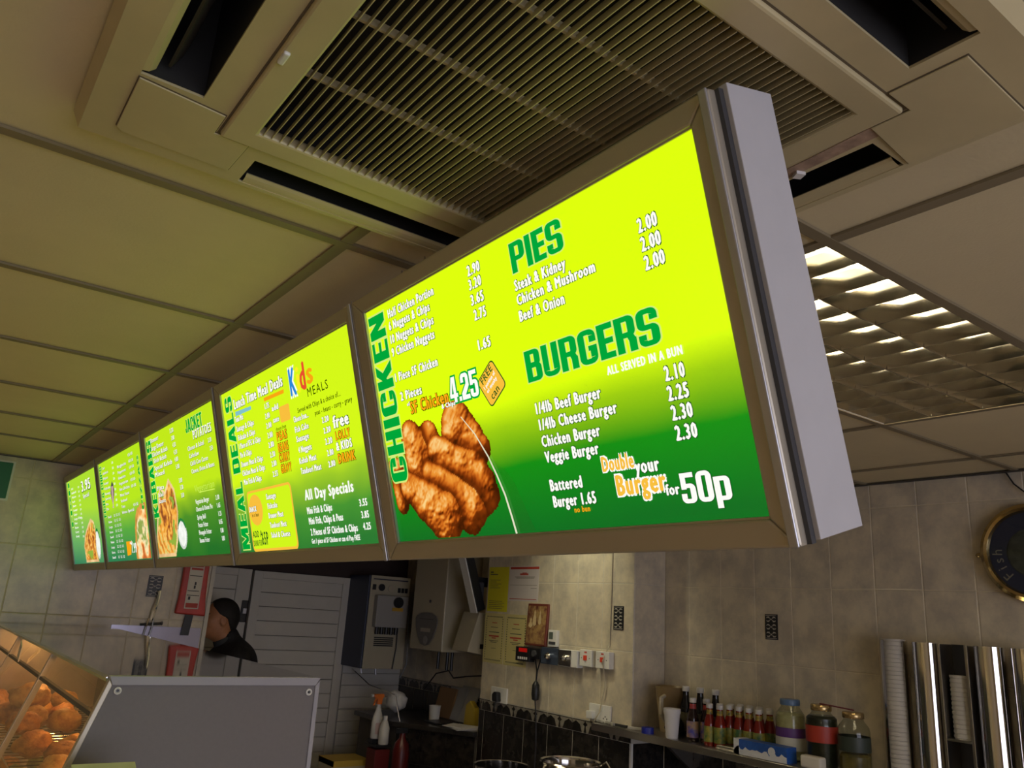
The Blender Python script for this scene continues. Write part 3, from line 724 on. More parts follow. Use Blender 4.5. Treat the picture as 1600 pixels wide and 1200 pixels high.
W0 = -.0056                                # print layers just in front of the poster sheet
def line_mesh(b, part, layers, label=None):
    """one printed line = one part of the poster; layers: (verts2d, faces, material, depth)"""
    vs, fs, mi, mats = [], [], [], []
    for v, f, mt_, w in layers:
        if mt_ not in mats: mats.append(mt_)
        k = len(vs); vs += [(x, y, W0 + w) for x, y in v]; fs += [tuple(i + k for i in q) for q in f]; mi += [mats.index(mt_)] * len(f)
    me = bpy.data.meshes.new(part); me.from_pydata(vs, [], fs)
    for mt_ in mats: me.materials.append(mt_)
    me.polygons.foreach_set('material_index', mi)
    return link(part, me, None, POSTER[b])
def polys_vf(polys, fn):
    v, f = [], []
    for p in polys: f.append(tuple(range(len(v), len(v) + len(p)))); v += [fn(x, y) for x, y in p]
    return v, f
def shifted(v, f, offs):
    V, Fc = [], []
    for dx, dy in offs: k = len(V); V += [(x + dx, y + dy) for x, y in v]; Fc += [tuple(i + k for i in q) for q in f]
    return V, Fc
def add_text(b, s, u0, v0, u1, h, st):
    if st in ('head', 'bigprice', 'bigwhite'):
        fill, out, d = {'head': (GREEN, PALE, .035), 'bigprice': (WHITE, GREEN, .07), 'bigwhite': (WHITE, OUTL, .02)}[st]
        part = 'heading_lettering' if st == 'head' else 'price_lettering'; L = []
        for dd, mt_, w in ((0, fill, .0010), (d, out, .0005)):
            polys, tw = head_text(s, dd); sx = (u1 - u0) / tw
            L.append((*polys_vf(polys, lambda x, y: (u0 + x * sx, v0 + y * h)), mt_, w))
        line_mesh(b, part, L); return
    fill, out, wt, ow, part = STY[st]
    if st == 'item' and s.replace('.', '').isdigit(): part = 'price_lettering'
    def cb(v, f):
        if not v: return
        xs = [p[0] for p in v]; x0 = min(xs); pad = wt; sx = (u1 - u0) / max(1e-4, max(xs) - x0 + 2 * pad); sy = h / .70
        base = [(u0 + (p[0] - x0 + pad) * sx, v0 + p[1] * sy) for p in v]
        bx, by = wt * sx, wt * sy * .45
        offs = [(0, 0)] if wt == 0 else [(-bx, 0), (0, by), (bx, 0), (0, -by)] if b < 2 else [(-bx * .8, 0), (bx * .8, 0)]
        L = [(*shifted(base, f, offs), fill, .0010)]
        if out:
            ox, oy = bx + ow * sx, by + ow * sy
            o2 = [(-ox, -oy), (ox, -oy), (ox, oy), (-ox, oy), (-ox * 1.15, 0), (ox * 1.15, 0)] if b == 0 else [(ox, -oy), (-ox, -oy), (-ox, oy), (ox, oy)] if b == 1 else [(ox, -oy), (-ox, -oy)]
            L.append((*shifted(base, f, o2), out, .0005))
        line_mesh(b, part, L)
    font_job(s, 0.0, 1.22, cb)
for q in TEXTS: add_text(*q)
# headings that read upwards along the left edge
for b, s, u0, u1, v0, v1 in VERTS:
    L = []
    for dd, mt_, w in ((0, GREEN, .0010), (.04, PALE, .0005)):
        polys, tw = head_text(s, dd, .07); k = (v1 - v0) / tw
        L.append((*polys_vf(polys, lambda x, y: (u1 - y * (u1 - u0), v0 + x * k)), mt_, w))
    line_mesh(b, 'heading_lettering', L)
def at_(b, s_, u0, v0, u1, h, st): add_text(b, s_, u0 + (0, 0, 0, -.030, -.037)[b], v0, u1 + (0, 0, 0, -.030, -.037)[b], h, st)
# the two farthest boards: columns of small type
L3 = ['Cod', 'Haddock', 'Plaice', 'Scampi', 'Fishcake', 'Sausage', 'Saveloy', 'Roe', 'Pie']
for k, s in enumerate(L3):
    at_(3, s, .155, .437 - .0225 * k, .155 + .016 * len(s), .011, 'item'); at_(3, ('2.80', '3.00', '3.20')[k % 3], .355, .442 - .0225 * k, .385, .010, 'plain')
L3b = ['Margherita', 'Pepperoni', 'Hawaiian', 'Vegetarian', 'Hot Chicken', 'Meat Feast', 'Seafood', 'Tuna', 'House Special']
for k, s in enumerate(L3b):
    at_(3, s, .455, .412 - .0235 * k, .455 + .0165 * len(s), .012, 'item')
    if k < 6 or k > 7:
        for c in range(2): at_(3, '4.50', .665 + .045 * c, .437 - .0245 * k, .70 + .045 * c, .012, 'item')
for k in range(9):
    at_(3, ('Small', 'Medium', 'Large', 'Extra')[k % 4], .165, .222 - .022 * k, .235, .010, 'item')
    for c in range(3): at_(3, '3.2', .285 + .048 * c, .222 - .022 * k, .315 + .048 * c, .011, 'item')
at_(3, '7.99', .55, .062, .64, .040, 'plain'); at_(3, 'only', .53, .098, .58, .014, 'plain')
L4 = ['Cod', 'Haddock', 'Plaice', 'Rock', 'Skate', 'Scampi', 'Chips', 'Large Chips', 'Peas', 'Beans', 'Curry', 'Gravy']
for k, s in enumerate(L4):
    at_(4, s, .205, .418 - .0225 * k, .205 + .020 * len(s), .011, 'plain'); at_(4, '3.20', .40, .412 - .0225 * k, .44, .010, 'plain')
at_(4, '3.95', .50, .385, .74, .052, 'bigprice' if False else 'item'); at_(4, 'Special', .52, .352, .68, .020, 'item')
run_jobs()

DU = (-.009, -.016, -.023, -.030, -.037)
def flat(b, part, mat, pts, w=.0002, closed=True):
    line_mesh(b, part, [([(x + DU[b], y) for x, y in pts], [tuple(range(len(pts)))], mat, w)])
def rrect_at(cx, cy, w, h, ang, r, n=4):
    c, s = math.cos(R(ang)), math.sin(R(ang))
    return [(cx + x * c - y * s, cy + x * s + y * c) for x, y in rounded(-w / 2, -h / 2, w / 2, h / 2, r, n)]
# board 0: tilted amber offer badge
flat(0, 'badge_outline', OUTL, rrect_at(.4135, .264, .0535, .0555, -58, .008), .0002); flat(0, 'badge', AMBER, rrect_at(.4135, .264, .0495, .0515, -58, .0065), .0004)
def badge_txt(s, cx, cy, w, h, mt_):
    def cb(v, f):
        xs = [p[0] for p in v]; x0 = min(xs); k = w / (max(xs) - x0); c, sn = math.cos(R(32)), math.sin(R(32)); k = k
        q = [(cx + DU[0] + ((p[0] - x0) * k - w / 2) * c - (p[1] * h / .7 - h / 2) * sn, cy + ((p[0] - x0) * k - w / 2) * sn + (p[1] * h / .7 - h / 2) * c) for p in v]
        line_mesh(0, 'badge_lettering', [(*shifted(q, f, [(-.0004, 0), (.0004, 0), (0, .0004)]), mt_, .0008)])
    font_job(s, .0, 1.12, cb)
badge_txt('FREE', .4045, .2795, .036, .011, OUTL); badge_txt('1 portion of', .4100, .2695, .038, .006, WHITE); badge_txt('or mushy', .4140, .2620, .034, .006, WHITE); badge_txt('can', .4190, .2500, .024, .012, OUTL)
run_jobs()
# board 1: bars, snack box, roundel
flat(1, 'accent_bar', SKY, [(.156, .395), (.277, .394), (.277, .403), (.156, .407)]); flat(1, 'accent_bar', ORANGE, [(.373, .398), (.502, .396), (.503, .405), (.371, .407)])
flat(1, 'accent_patch', AMBER, rrect_at(.491, .350, .062, .038, 0, .006)); flat(1, 'snack_box_border', AMBER, rounded(.160, .033, .467, .191, .016), .0001); flat(1, 'snack_box', glow('backlit bright lime print', (.64, .92, .012), 1.0), rounded(.167, .040, .460, .185, .011), .0003)
flat(1, 'snack_roundel', AMBER, [(.215 + .050 * math.cos(R(a)), .140 + .040 * math.sin(R(a))) for a in range(0, 360, 15)], .0004)
flat(2, 'underline', LIME2, [(.64, .2235), (.797, .2205), (.797, .2235), (.64, .2265)])
flat(3, 'offer_patch', ORANGE, [(.463, .053), (.53, .056), (.56, .11), (.463, .11)], .0003)

# ---- printed food pictures: small flat grids with a colour attribute (print, not geometry)
def print_mat():
    m = bpy.data.materials.new('backlit food photo'); m.use_nodes = True; nt = m.node_tree; nt.nodes.clear()
    a = nt.nodes.new('ShaderNodeAttribute'); a.attribute_name = 'ink'; e = nt.nodes.new('ShaderNodeEmission'); o = nt.nodes.new('ShaderNodeOutputMaterial')
    nt.links.new(a.outputs['Color'], e.inputs[0]); nt.links.new(e.outputs[0], o.inputs[0]); m.cycles.emission_sampling = 'NONE'; return m
PRINT = print_mat()
_rng = np.random.RandomState(3)
def fbm(shape, octs, seed):
    rs = np.random.RandomState(seed); out = np.zeros(shape); amp = 1.0
    for n in octs:
        g = rs.rand(n + 2, n + 2); y = np.linspace(0, n, shape[0]); x = np.linspace(0, n, shape[1])
        yi = y.astype(int); xi = x.astype(int); fy = (y - yi)[:, None]; fx = (x - xi)[None, :]; fy = fy * fy * (3 - 2 * fy); fx = fx * fx * (3 - 2 * fx)
        out += amp * (g[yi][:, xi] * (1 - fy) * (1 - fx) + g[yi + 1][:, xi] * fy * (1 - fx) + g[yi][:, xi + 1] * (1 - fy) * fx + g[yi + 1][:, xi + 1] * fy * fx); amp *= .55
    return out / sum(.55 ** k for k in range(len(octs)))
def ramp(t, stops):
    t = np.clip(t, 0, 1); c = np.zeros(t.shape + (3,))
    for k in range(3): c[..., k] = np.interp(t, [s[0] for s in stops], [s[1][k] for s in stops])
    return c
def picture(b, name, label, u0, v0, u1, v1, nx, ny, fn, w=.0003):
    U, V = np.meshgrid(np.linspace(u0, u1, nx), np.linspace(v0, v1, ny)); col, mask = fn(U, V); mask = mask & (U + DU[b] > PU0 + .006)
    idx = -np.ones(U.shape, int); verts = []; cols = []; faces = []
    keep = np.zeros(U.shape, bool)
    q = mask[:-1, :-1] & mask[1:, :-1] & mask[:-1, 1:] & mask[1:, 1:]
    keep[:-1, :-1] |= q; keep[1:, :-1] |= q; keep[:-1, 1:] |= q; keep[1:, 1:] |= q
    ys, xs = np.nonzero(keep); idx[ys, xs] = np.arange(len(ys))
    verts = [(U[y, x] + DU[b], V[y, x], W0 + w) for y, x in zip(ys, xs)]; cols = np.ones((len(ys), 4)); cols[:, :3] = col[ys, xs]
    for y, x in zip(*np.nonzero(q)): faces.append((idx[y, x], idx[y, x + 1], idx[y + 1, x + 1], idx[y + 1, x]))
    me = bpy.data.meshes.new(name); me.from_pydata(verts, [], faces)
    at = me.color_attributes.new('ink', 'FLOAT_COLOR', 'POINT'); at.data.foreach_set('color', cols.astype(np.float32).ravel())
    me.materials.append(PRINT); o = link(name, me, None, POSTER[b]); o['label'] = label; return o
def caps_field(U, V, caps, bumps):
    H = np.full(U.shape, -1.0); ID = np.zeros(U.shape, int); ED = np.zeros(U.shape)
    for k, (a, c, r0, r1, z) in enumerate(caps):
        ax, ay = a; bx, by = c; dx, dy = bx - ax, by - ay; t = np.clip(((U - ax) * dx + (V - ay) * dy) / (dx * dx + dy * dy), 0, 1)
        d = np.hypot(U - ax - t * dx, V - ay - t * dy); r = (r0 + (r1 - r0) * t) * (1 + .55 * (bumps - .5)); h = np.where(d < r, np.sqrt(np.maximum(0, r * r - d * d)) + z, -1)
        m = h > H; H[m] = h[m]; ID[m] = k + 1; ED[m] = (d / r)[m]
    SH = np.ones(U.shape)
    for k, (a, c, r0, r1, z) in enumerate(caps):           # printed contact shadows between the pieces
        ax, ay = a; bx, by = c; dx, dy = bx - ax, by - ay; t = np.clip(((U - ax) * dx + (V - ay) * dy) / (dx * dx + dy * dy), 0, 1)
        d = np.hypot(U - ax - t * dx, V - ay - t * dy) / (r0 + (r1 - r0) * t); zz = np.array([-9] + [q[4] for q in caps])[ID]
        SH = np.where((ID != k + 1) & (zz < z) & (d < 1.45), np.minimum(SH, .18 + .82 * np.clip((d - .95) / .5, 0, 1)), SH)
    return H, ID, ED * 0 + ED, SH
def chicken_pic(U, V):
    n1 = fbm(U.shape, (5, 10, 20, 40, 80), 1); n2 = fbm(U.shape, (12, 25, 50, 90), 5)
    caps = [((.155, .205), (.168, .150), .044, .050, .0), ((.205, .210), (.215, .180), .034, .034, -.004), ((.300, .212), (.350, .168), .046, .036, .006), ((.228, .180), (.338, .114), .028, .052, .026),
            ((.196, .142), (.300, .080), .028, .048, .042), ((.112, .132), (.222, .066), .028, .056, .056), ((.082, .160), (.086, .105), .032, .026, -.010), ((.345, .122), (.362, .100), .028, .030, .010)]
    Hh, ID, ED, SH = caps_field(U, V, caps, n1); mask = (ID > 0) & (V > PV0 + .003) 
    hb = Hh * 1.1 + .022 * n1 + .0035 * n2; gy, gx = np.gradient(hb, V[1, 0] - V[0, 0], U[0, 1] - U[0, 0])
    nz = 1 / np.sqrt(1 + gx * gx + gy * gy); lam = np.clip((-gx * -.45 + -gy * .62 + .62) * nz, 0, 1)
    tone = (.11 + .78 * lam + .45 * (n2 - .5) + .25 * (n1 - .5)) * (1 - .80 * np.clip((ED - .72) / .28, 0, 1) ** 1.5) * SH
    c = ramp(tone, [(0, (.05, .010, .001)), (.25, (.26, .042, .003)), (.48, (.62, .14, .010)), (.72, (.86, .31, .035)), (1, (1, .72, .28))])
    return c, mask
picture(0, 'chicken_picture', 'printed photo of fried chicken pieces', .04, .033, .41, .30, 170, 130, chicken_pic)
def pitta_fn(out, fill_seed, axis_pts):
    from math import inf
    def fn(U, V):
        n1 = fbm(U.shape, (4, 9, 18, 36), fill_seed); n2 = fbm(U.shape, (3, 7, 30, 60), fill_seed + 3)
        inside = np.zeros(U.shape, bool); j = len(out) - 1
        for i in range(len(out)):
            xi, yi = out[i]; xj, yj = out[j]
            c = ((yi > V) != (yj > V)) & (U < (xj - xi) * (V - yi) / (yj - yi + 1e-12) + xi); inside ^= c; j = i
        edge = np.full(U.shape, 9.0)
        for i in range(len(out)):
            ax, ay = out[i]; bx, by = out[(i + 1) % len(out)]; dx, dy = bx - ax, by - ay; t = np.clip(((U - ax) * dx + (V - ay) * dy) / (dx * dx + dy * dy), 0, 1)
            edge = np.minimum(edge, np.hypot(U - ax - t * dx, V - ay - t * dy))
        n1 = np.clip((n1 - .5) * 2.0 + .5, 0, 1); n2 = np.clip((n2 - .5) * 2.0 + .5, 0, 1)
        st = np.sin((U * .9 + .25 * V) * 95 + 11 * n1) * .5 + .5
        bread = ramp(.5 + .6 * n1, [(0, (.45, .16, .03)), (1, (.98, .70, .34))]); meat = ramp(st * .6 + .6 * n2 - .1, [(0, (.20, .05, .02)), (.3, (.60, .20, .03)), (.6, (.95, .42, .05)), (.85, (.95, .62, .18)), (1, (.55, .60, .15))])
        sal = (n1 > .80)[..., None] & (edge < .06)[..., None]
        c = np.where((edge < .016)[..., None], bread, np.where(sal, np.array((.30, .45, .05)), meat)); return c, inside
    return fn
P2 = [(.050, .08), (.105, .175), (.185, .290), (.245, .262), (.311, .303), (.373, .26), (.388, .18), (.340, .08), (.300, PV0 + .003), (.067, PV0 + .003)]
picture(2, 'kebab_picture', 'printed photo of a filled pitta', .045, .033, .395, .305, 90, 80, pitta_fn(P2, 11, None))
def bowl_fn(cx, cy, rx, ry):
    def fn(U, V):
        n1 = fbm(U.shape, (6, 12, 24), 8); d = np.hypot((U - cx) / rx, (V - cy) / ry)
        c = np.where((d < .78)[..., None], ramp(.4 + .8 * n1, [(0, (.35, .5, .2)), (.45, (.75, .8, .7)), (1, (1, 1, .95))]), np.where((V > cy + ry * .35)[..., None], np.array((.02, .22, .05)), np.array((.62, .68, .6)))); return c, d < 1
    return fn
picture(2, 'sauce_bowl_picture', 'printed photo of a bowl of sauce', .345, .055, .462, .162, 40, 40, bowl_fn(.404, .108, .056, .052))
def pizza_fn(U, V):
    n1 = fbm(U.shape, (5, 10, 20, 40), 21); n2 = fbm(U.shape, (9, 18, 36), 25); d = np.hypot(U - .80, (V - .07)) + .03 * (n1 - .5); n1 = np.clip((n1 - .5) * 2.4 + .5, 0, 1)
    c = ramp(.15 + .9 * n1, [(0, (.35, .06, .02)), (.35, (.85, .25, .05)), (.55, (1, .62, .22)), (.8, (1, .85, .5)), (1, (.3, .4, .08))]); c = np.where((d > .155)[..., None], np.array((.65, .30, .06)) * (.6 + .8 * n2[..., None]), c)
    return c, (d < .18) & (U < PU1 - .003) & (V > PV0 + .003)
picture(3, 'pizza_picture', 'printed photo of a pizza', .58, .033, .857, .26, 70, 60, pizza_fn)
def fish_fn(U, V):
    n1 = fbm(U.shape, (4, 9, 18), 31); t = (V - .259) / (.374 - .259); wdt = np.interp(t, [0, .12, .3, .6, .85, 1], [.022, .008, .022, .040, .028, .004]); cx = .300 + .030 * (t - .3)
    d = np.abs(U - cx); c = ramp(.9 - d / .045 + .5 * (n1 - .5), [(0, (.05, .05, .05)), (.4, (.25, .16, .16)), (.8, (.65, .45, .42)), (1, (.8, .66, .6))]); c = np.where((t > .82)[..., None], np.array((.06, .07, .07)), c); return c, (d < wdt) & (t > 0) & (t < 1)
picture(3, 'fish_picture', 'printed photo of a fish', .24, .25, .40, .38, 40, 40, fish_fn)
P4 = [(.402, .12), (.455, .175), (.510, .20), (.640, .249), (.72, .230), (.75, .16), (.72, .10), (.76, PV0 + .003), (.424, PV0 + .003)]
picture(4, 'pitta_picture', 'printed photo of battered fish in bread', .40, .033, .78, .255, 60, 50, pitta_fn(P4, 41, None))
picture(4, 'sauce_bowl_picture', 'printed photo of a bowl of sauce', .70, .045, .83, .20, 30, 40, bowl_fn(.768, .122, .055, .074))

# torn clear film on the nearest poster: a bright curled edge and a thin sheet
FILM = [(.310, .227), (.341, .195), (.367, .156), (.382, .125), (.395, .093), (.403, .059), (.408, .034)]
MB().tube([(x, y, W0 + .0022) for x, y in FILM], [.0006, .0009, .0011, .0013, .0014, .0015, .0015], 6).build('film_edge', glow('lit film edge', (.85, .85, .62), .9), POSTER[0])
MB().add([(x, y, W0 + .0018) for x, y in [(.367, .156), (.412, .125), (.427, .101), (.442, .064), (.455, .036), (.409, .036), (.404, .059), (.396, .093), (.383, .125)]], [tuple(range(9))]).build('film_flap', thin_glass('clear film', (.90, .94, .90), .12), POSTER[0])

# ================================================================ ceiling air conditioner
def plate(xs, ys, keep, z0, z1, rim=0.0):
    """flat plate made of grid cells, with side walls on open edges; z0 is the lower (visible) face"""
    m = MB(); nx, ny = len(xs), len(ys)
    for i in range(nx):
        for j in range(ny): m.v.append((xs[i], ys[j], z0))
    for i in range(nx):
        for j in range(ny): m.v.append((xs[i], ys[j], z1))
    I = lambda i, j, t=0: t * nx * ny + i * ny + j
    K = lambda i, j: 0 <= i < nx - 1 and 0 <= j < ny - 1 and keep((xs[i] + xs[i + 1]) / 2, (ys[j] + ys[j + 1]) / 2)
    for i in range(nx - 1):
        for j in range(ny - 1):
            if not K(i, j): continue
            m.f.append((I(i, j), I(i, j + 1), I(i + 1, j + 1), I(i + 1, j))); m.f.append((I(i, j, 1), I(i + 1, j, 1), I(i + 1, j + 1, 1), I(i, j + 1, 1)))
            for (a, b, c, d, ok) in ((i, j, i + 1, j, K(i, j - 1)), (i + 1, j, i + 1, j + 1, K(i + 1, j)), (i + 1, j + 1, i, j + 1, K(i, j + 1)), (i, j + 1, i, j, K(i - 1, j))):
                if not ok: m.f.append((I(a, b), I(c, d), I(c, d, 1), I(a, b, 1)))
    return m
ac = thing('air_conditioner', 'aged cream cassette air conditioner with square slatted grille in the ceiling', 'air conditioner', (ACX, ACY, 0))
ZA = EYE + .620
SL0, SL1, SLL, FR, GR = .357, .434, .252, .316, .2745
XE, YE = (-.475, .446), (-.460, .443)
bp = [-SL1, -SL0, -FR, -SLL, SLL, FR, SL0, SL1]
def keep_fascia(x, y):
    if max(abs(x), abs(y)) < FR: return False
    for a, b in ((x, y), (y, x)):
        if SL0 < abs(a) < SL1 and abs(b) < SLL: return False
    return True
plate([XE[0]] + bp + [XE[1]], [YE[0]] + bp + [YE[1]], keep_fascia, ZA, ZA + .004).build('fascia', M['ac'], ac)
# sloping outer rim
rim = MB()
for off, flip in ((0, False), (.0004, True)):
    I_ = [(XE[1] - off, YE[1] - off), (XE[0] + off, YE[1] - off), (XE[0] + off, YE[0] + off), (XE[1] - off, YE[0] + off)]; O_ = [(XE[1] + .007, YE[1] + .007), (XE[0] - .010, YE[1] + .007), (XE[0] - .010, YE[0] - .010), (XE[1] + .007, YE[0] - .010)]
    for k in range(4):
        n_ = (k + 1) % 4; rim.add([(*I_[k], ZA + off), (*I_[n_], ZA + off), (*O_[n_], CEIL - .003 + off), (*O_[k], CEIL - .003 + off)], [(3, 2, 1, 0) if flip else (0, 1, 2, 3)])
rim.build('rim', M['ac'], ac)
# corner covers with a dark seam
cv = [(-.4335, .259), (-.322, .270), (-.322, .3205), (-.2735, .3205), (-.2755, .410), (-.425, .407), (-.4335, .397)]
for sx, sy in ((1, 1), (-1, 1), (1, -1), (-1, -1)):
    p = [(sx * x, sy * y) for x, y in cv]
    if sx * sy < 0: p = p[::-1]
    s = MB().prism(off_poly(p, .0014), ZA - .0006, ZA, 'z').build('cover_seam', M['groove'], ac)
    MB().prism(p, ZA - .0030, ZA - .0006, 'z').build('corner_cover', M['ac'], ac, bevel=.001)
# air slots: dark duct, curved lip, swing vane
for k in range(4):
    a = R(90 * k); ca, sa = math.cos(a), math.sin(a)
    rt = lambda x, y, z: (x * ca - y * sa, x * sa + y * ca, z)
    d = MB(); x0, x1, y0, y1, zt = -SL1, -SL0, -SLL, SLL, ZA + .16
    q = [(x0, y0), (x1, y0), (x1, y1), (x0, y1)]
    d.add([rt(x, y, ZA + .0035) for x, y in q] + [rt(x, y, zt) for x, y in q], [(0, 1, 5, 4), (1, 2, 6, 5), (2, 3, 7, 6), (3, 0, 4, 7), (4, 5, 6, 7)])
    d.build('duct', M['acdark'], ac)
    l = MB(); lw_ = 1.0 if k < 2 else 1.5; prof = [(x0 - .001, ZA + .001), (x0 + .008 * lw_, ZA + .003), (x0 + .015 * lw_, ZA + .010), (x0 + .018 * lw_, ZA + .024), (x0 + .015 * lw_, ZA + .040)] if k < 2 else [(x0 - .001, ZA + .001), (x0 + .008, ZA + .0015), (x0 + .016, ZA + .003), (x0 + .021, ZA + .006), (x0 + .020, ZA + .008)]
    for i in range(len(prof) - 1):
        (xa, za), (xb, zb) = prof[i], prof[i + 1]; l.add([rt(xa, y0 + .006, za), rt(xa, y1 - .006, za), rt(xb, y1 - .006, zb), rt(xb, y0 + .006, zb)], [(0, 1, 2, 3)])
    l.build('lip', M['ac'], ac, smooth=True)
    closed = k in (2, 3)
    v = MB()
    if closed: prof = [(x0 + .002, ZA + .001), (x0 + .014, ZA + .002), (x0 + .026, ZA + .010), (x0 + .032, ZA + .024), (x0 + .024, ZA + .014), (x0 + .012, ZA + .007)]
    else: prof = [(x0 + .030, ZA + .016), (x0 + .042, ZA + .040), (x0 + .050, ZA + .070), (x0 + .047, ZA + .071), (x0 + .039, ZA + .041), (x0 + .027, ZA + .018)]
    n = len(prof); vs = [rt(x, y0 + .012, z) for x, z in prof] + [rt(x, y1 - .012, z) for x, z in prof]
    v.add(vs, [tuple(range(n)), tuple(range(2 * n - 1, n - 1, -1))] + [(i, (i + 1) % n, (i + 1) % n + n, i + n) for i in range(n)])
    if closed:
        for e_ in ((y1 - .034,) if k == 3 else (y0 + .034,)): MB().lathe([(.001, -.028), (.012, -.022), (.017, 0), (.012, .022), (.001, .028)], rt(x0 + .026, e_, ZA + .012), 12, 'x' if k == 3 else 'y').build('vane_end', M['ac'], ac, smooth=True)
    if not closed: v.build('vane', pm('dark vane', (.035, .030, .024), .6), ac)
# grille frame, blades and ribs
ZG = ZA - .007
plate([-FR, -GR, GR, FR], [-FR, -GR, GR, FR], lambda x, y: max(abs(x), abs(y)) > GR, ZG, ZA + .01).build('grille_frame', M['ac'], ac, bevel=.004)
plate([-FR - .003, -FR + .004, FR - .004, FR + .003], [-FR - .003, -FR + .004, FR - .004, FR + .003], lambda x, y: max(abs(x), abs(y)) > FR - .004, ZA - .0005, ZA + .006).build('frame_seam', M['groove'], ac)
bl = MB().prism([(-.0006, ZG + .001), (.0006, ZG + .001), (.0035, ZG + .014), (.0023, ZG + .014)], -GR, GR, 'y').mesh('blade'); bl.materials.append(M['ac'])
NBL = 46
for k in range(NBL): link('blade', bl, None, ac, loc=(-GR + .006 + (2 * GR - .012) * k / (NBL - 1), 0, 0))
for y in (-.145, -.012, .120):
    MB().box(-GR, y - .002, ZG + .010, GR, y + .002, ZG + .020).build('grille_rib', M['ac'], ac)
MB().box(-GR - .02, -GR - .02, ZG + .075, GR + .02, GR + .02, ZG + .085).build('filter', pm('dark filter', (.018, .016, .012), .9), ac)  # near-black sheet above the blades
for k in range(4):
    a = R(90 * k); c, s = math.cos(a), math.sin(a); q = [(-GR - .018, -GR - .018), (GR + .018, -GR - .018)]
    MB().add([(x * c - y * s, x * s + y * c, z) for z in (ZG + .015, ZG + .08) for x, y in q], [(0, 1, 3, 2)]).build('plenum_side', M['acdark'], ac)
lt = MB().box(-FR + .003, .08, ZG - .004, -FR + .011, .105, ZG + .002).build('latch', M['white'], ac, bevel=.002)
MB().prism([(.322, -.272), (.346, -.268), (.350, -.10), (.330, -.105), (.326, -.2)], ZA - .0012, ZA - .0002, 'z').build('tape_residue', pm('pinkish tape residue', (.44, .30, .21), .8, var=.4, scale=40), ac)
MB().prism([(.340, -.150), (.352, -.156), (.357, -.144), (.347, -.138)], ZA - .006, ZA - .0012, 'z').build('torn_tape', M['paper'], ac)

# ================================================================ recessed louvre light
def louvre_light(q, label):
    lf = thing('ceiling_light', label, 'ceiling light', (0, 0, 0))
    lx0, ly0, lx1, ly1 = q[0] + .012, q[1] + .012, q[2] - .012, q[3] - .012
    hz = CEIL + .085
    h = MB().add([(lx0, ly0, CEIL), (lx1, ly0, CEIL), (lx1, ly1, CEIL), (lx0, ly1, CEIL), (lx0, ly0, hz), (lx1, ly0, hz), (lx1, ly1, hz), (lx0, ly1, hz)], [(0, 1, 5, 4), (1, 2, 6, 5), (2, 3, 7, 6), (3, 0, 4, 7), (4, 5, 6, 7)])
    h.build('housing', pm('white gear tray', (.75, .74, .70), .35), lf)
    mir = pm('mirror louvre', (.60, .56, .47), .10, 1.0)
    rows = [ly0 + (ly1 - ly0) * k / 4 for k in range(5)]
    for k in range(5):
        y = rows[k]; w0, w1 = .002, .010
        MB().prism([(y - w0, CEIL + .001), (y + w0, CEIL + .001), (y + w1, CEIL + .046), (y - w1, CEIL + .046)] if 0 < k < 4 else ([(y, CEIL + .001), (y + .003, CEIL + .001), (y + .012, CEIL + .046), (y, CEIL + .046)] if k == 0 else [(y - .003, CEIL + .001), (y, CEIL + .001), (y, CEIL + .046), (y - .012, CEIL + .046)]), lx0, lx1, 'x').build('long_reflector', mir, lf)
    NC = 12; cw = (lx1 - lx0) / NC; rh = (ly1 - ly0) / 4
    cb_ = MB().prism([(-.0012, .001), (.0012, .001), (.0065, .042), (-.0065, .042)], -rh / 2 + .004, rh / 2 - .004, 'y').mesh('cross_blade'); cb_.materials.append(mir)
    for r_ in range(4):
        for k in range(NC + 1): link('cross_blade', cb_, None, lf, loc=(lx0 + cw * k, (rows[r_] + rows[r_ + 1]) / 2, CEIL))
    lamp = glow('fluorescent tube', (1.0, .88, .62), 18.0, sample=True)
    for r_ in range(4):
        MB().cyl((lx0 + .02, (rows[r_] + rows[r_ + 1]) / 2, CEIL + .060), (lx1 - .02, (rows[r_] + rows[r_ + 1]) / 2, CEIL + .060), .013, n=10).build('tube', lamp, lf, smooth=True)

for q, la in zip(LIGHTS, ('recessed fluorescent ceiling light with mirrored louvre cells, right of the boards', 'unseen louvre light added behind the boards to brighten the kitchen', 'unseen louvre light added over the customers to brighten the ceiling')): louvre_light(q, la)  # last two are unseen, added to brighten the kitchen and left ceiling

# unseen spot lamp added to brighten the top of the pier
dl = thing('pier_fill_lamp', 'unseen round lamp added in the ceiling to brighten the pier', 'ceiling light', (2.60, 3.48, CEIL))
MB().lathe([(.030, .0), (.052, -.001), (.055, -.005), (.050, -.008), (.034, -.006), (.030, .0)], n=24, close=False).build('bezel', M['silver'], dl, smooth=True); MB().cyl((0, 0, -.002), (0, 0, .003), .031, n=20).build('lens', glow('downlight lens', (1, .92, .66), 4.0), dl)
sl_ = bpy.data.lights.new('pier_fill_beam', 'SPOT'); sl_.energy = 13.0; sl_.color = (1.0, .95, .66); sl_.spot_size = R(95); sl_.spot_blend = .9; sl_.shadow_soft_size = .03
so = bpy.data.objects.new('pier_fill_beam', sl_); so.parent = dl; so.location = (0, 0, -.012); so.rotation_euler = (Vector((3.113, 3.55, 1.95)) - Vector((2.60, 3.48, CEIL))).to_track_quat('-Z', 'Y').to_euler(); COL.objects.link(so)

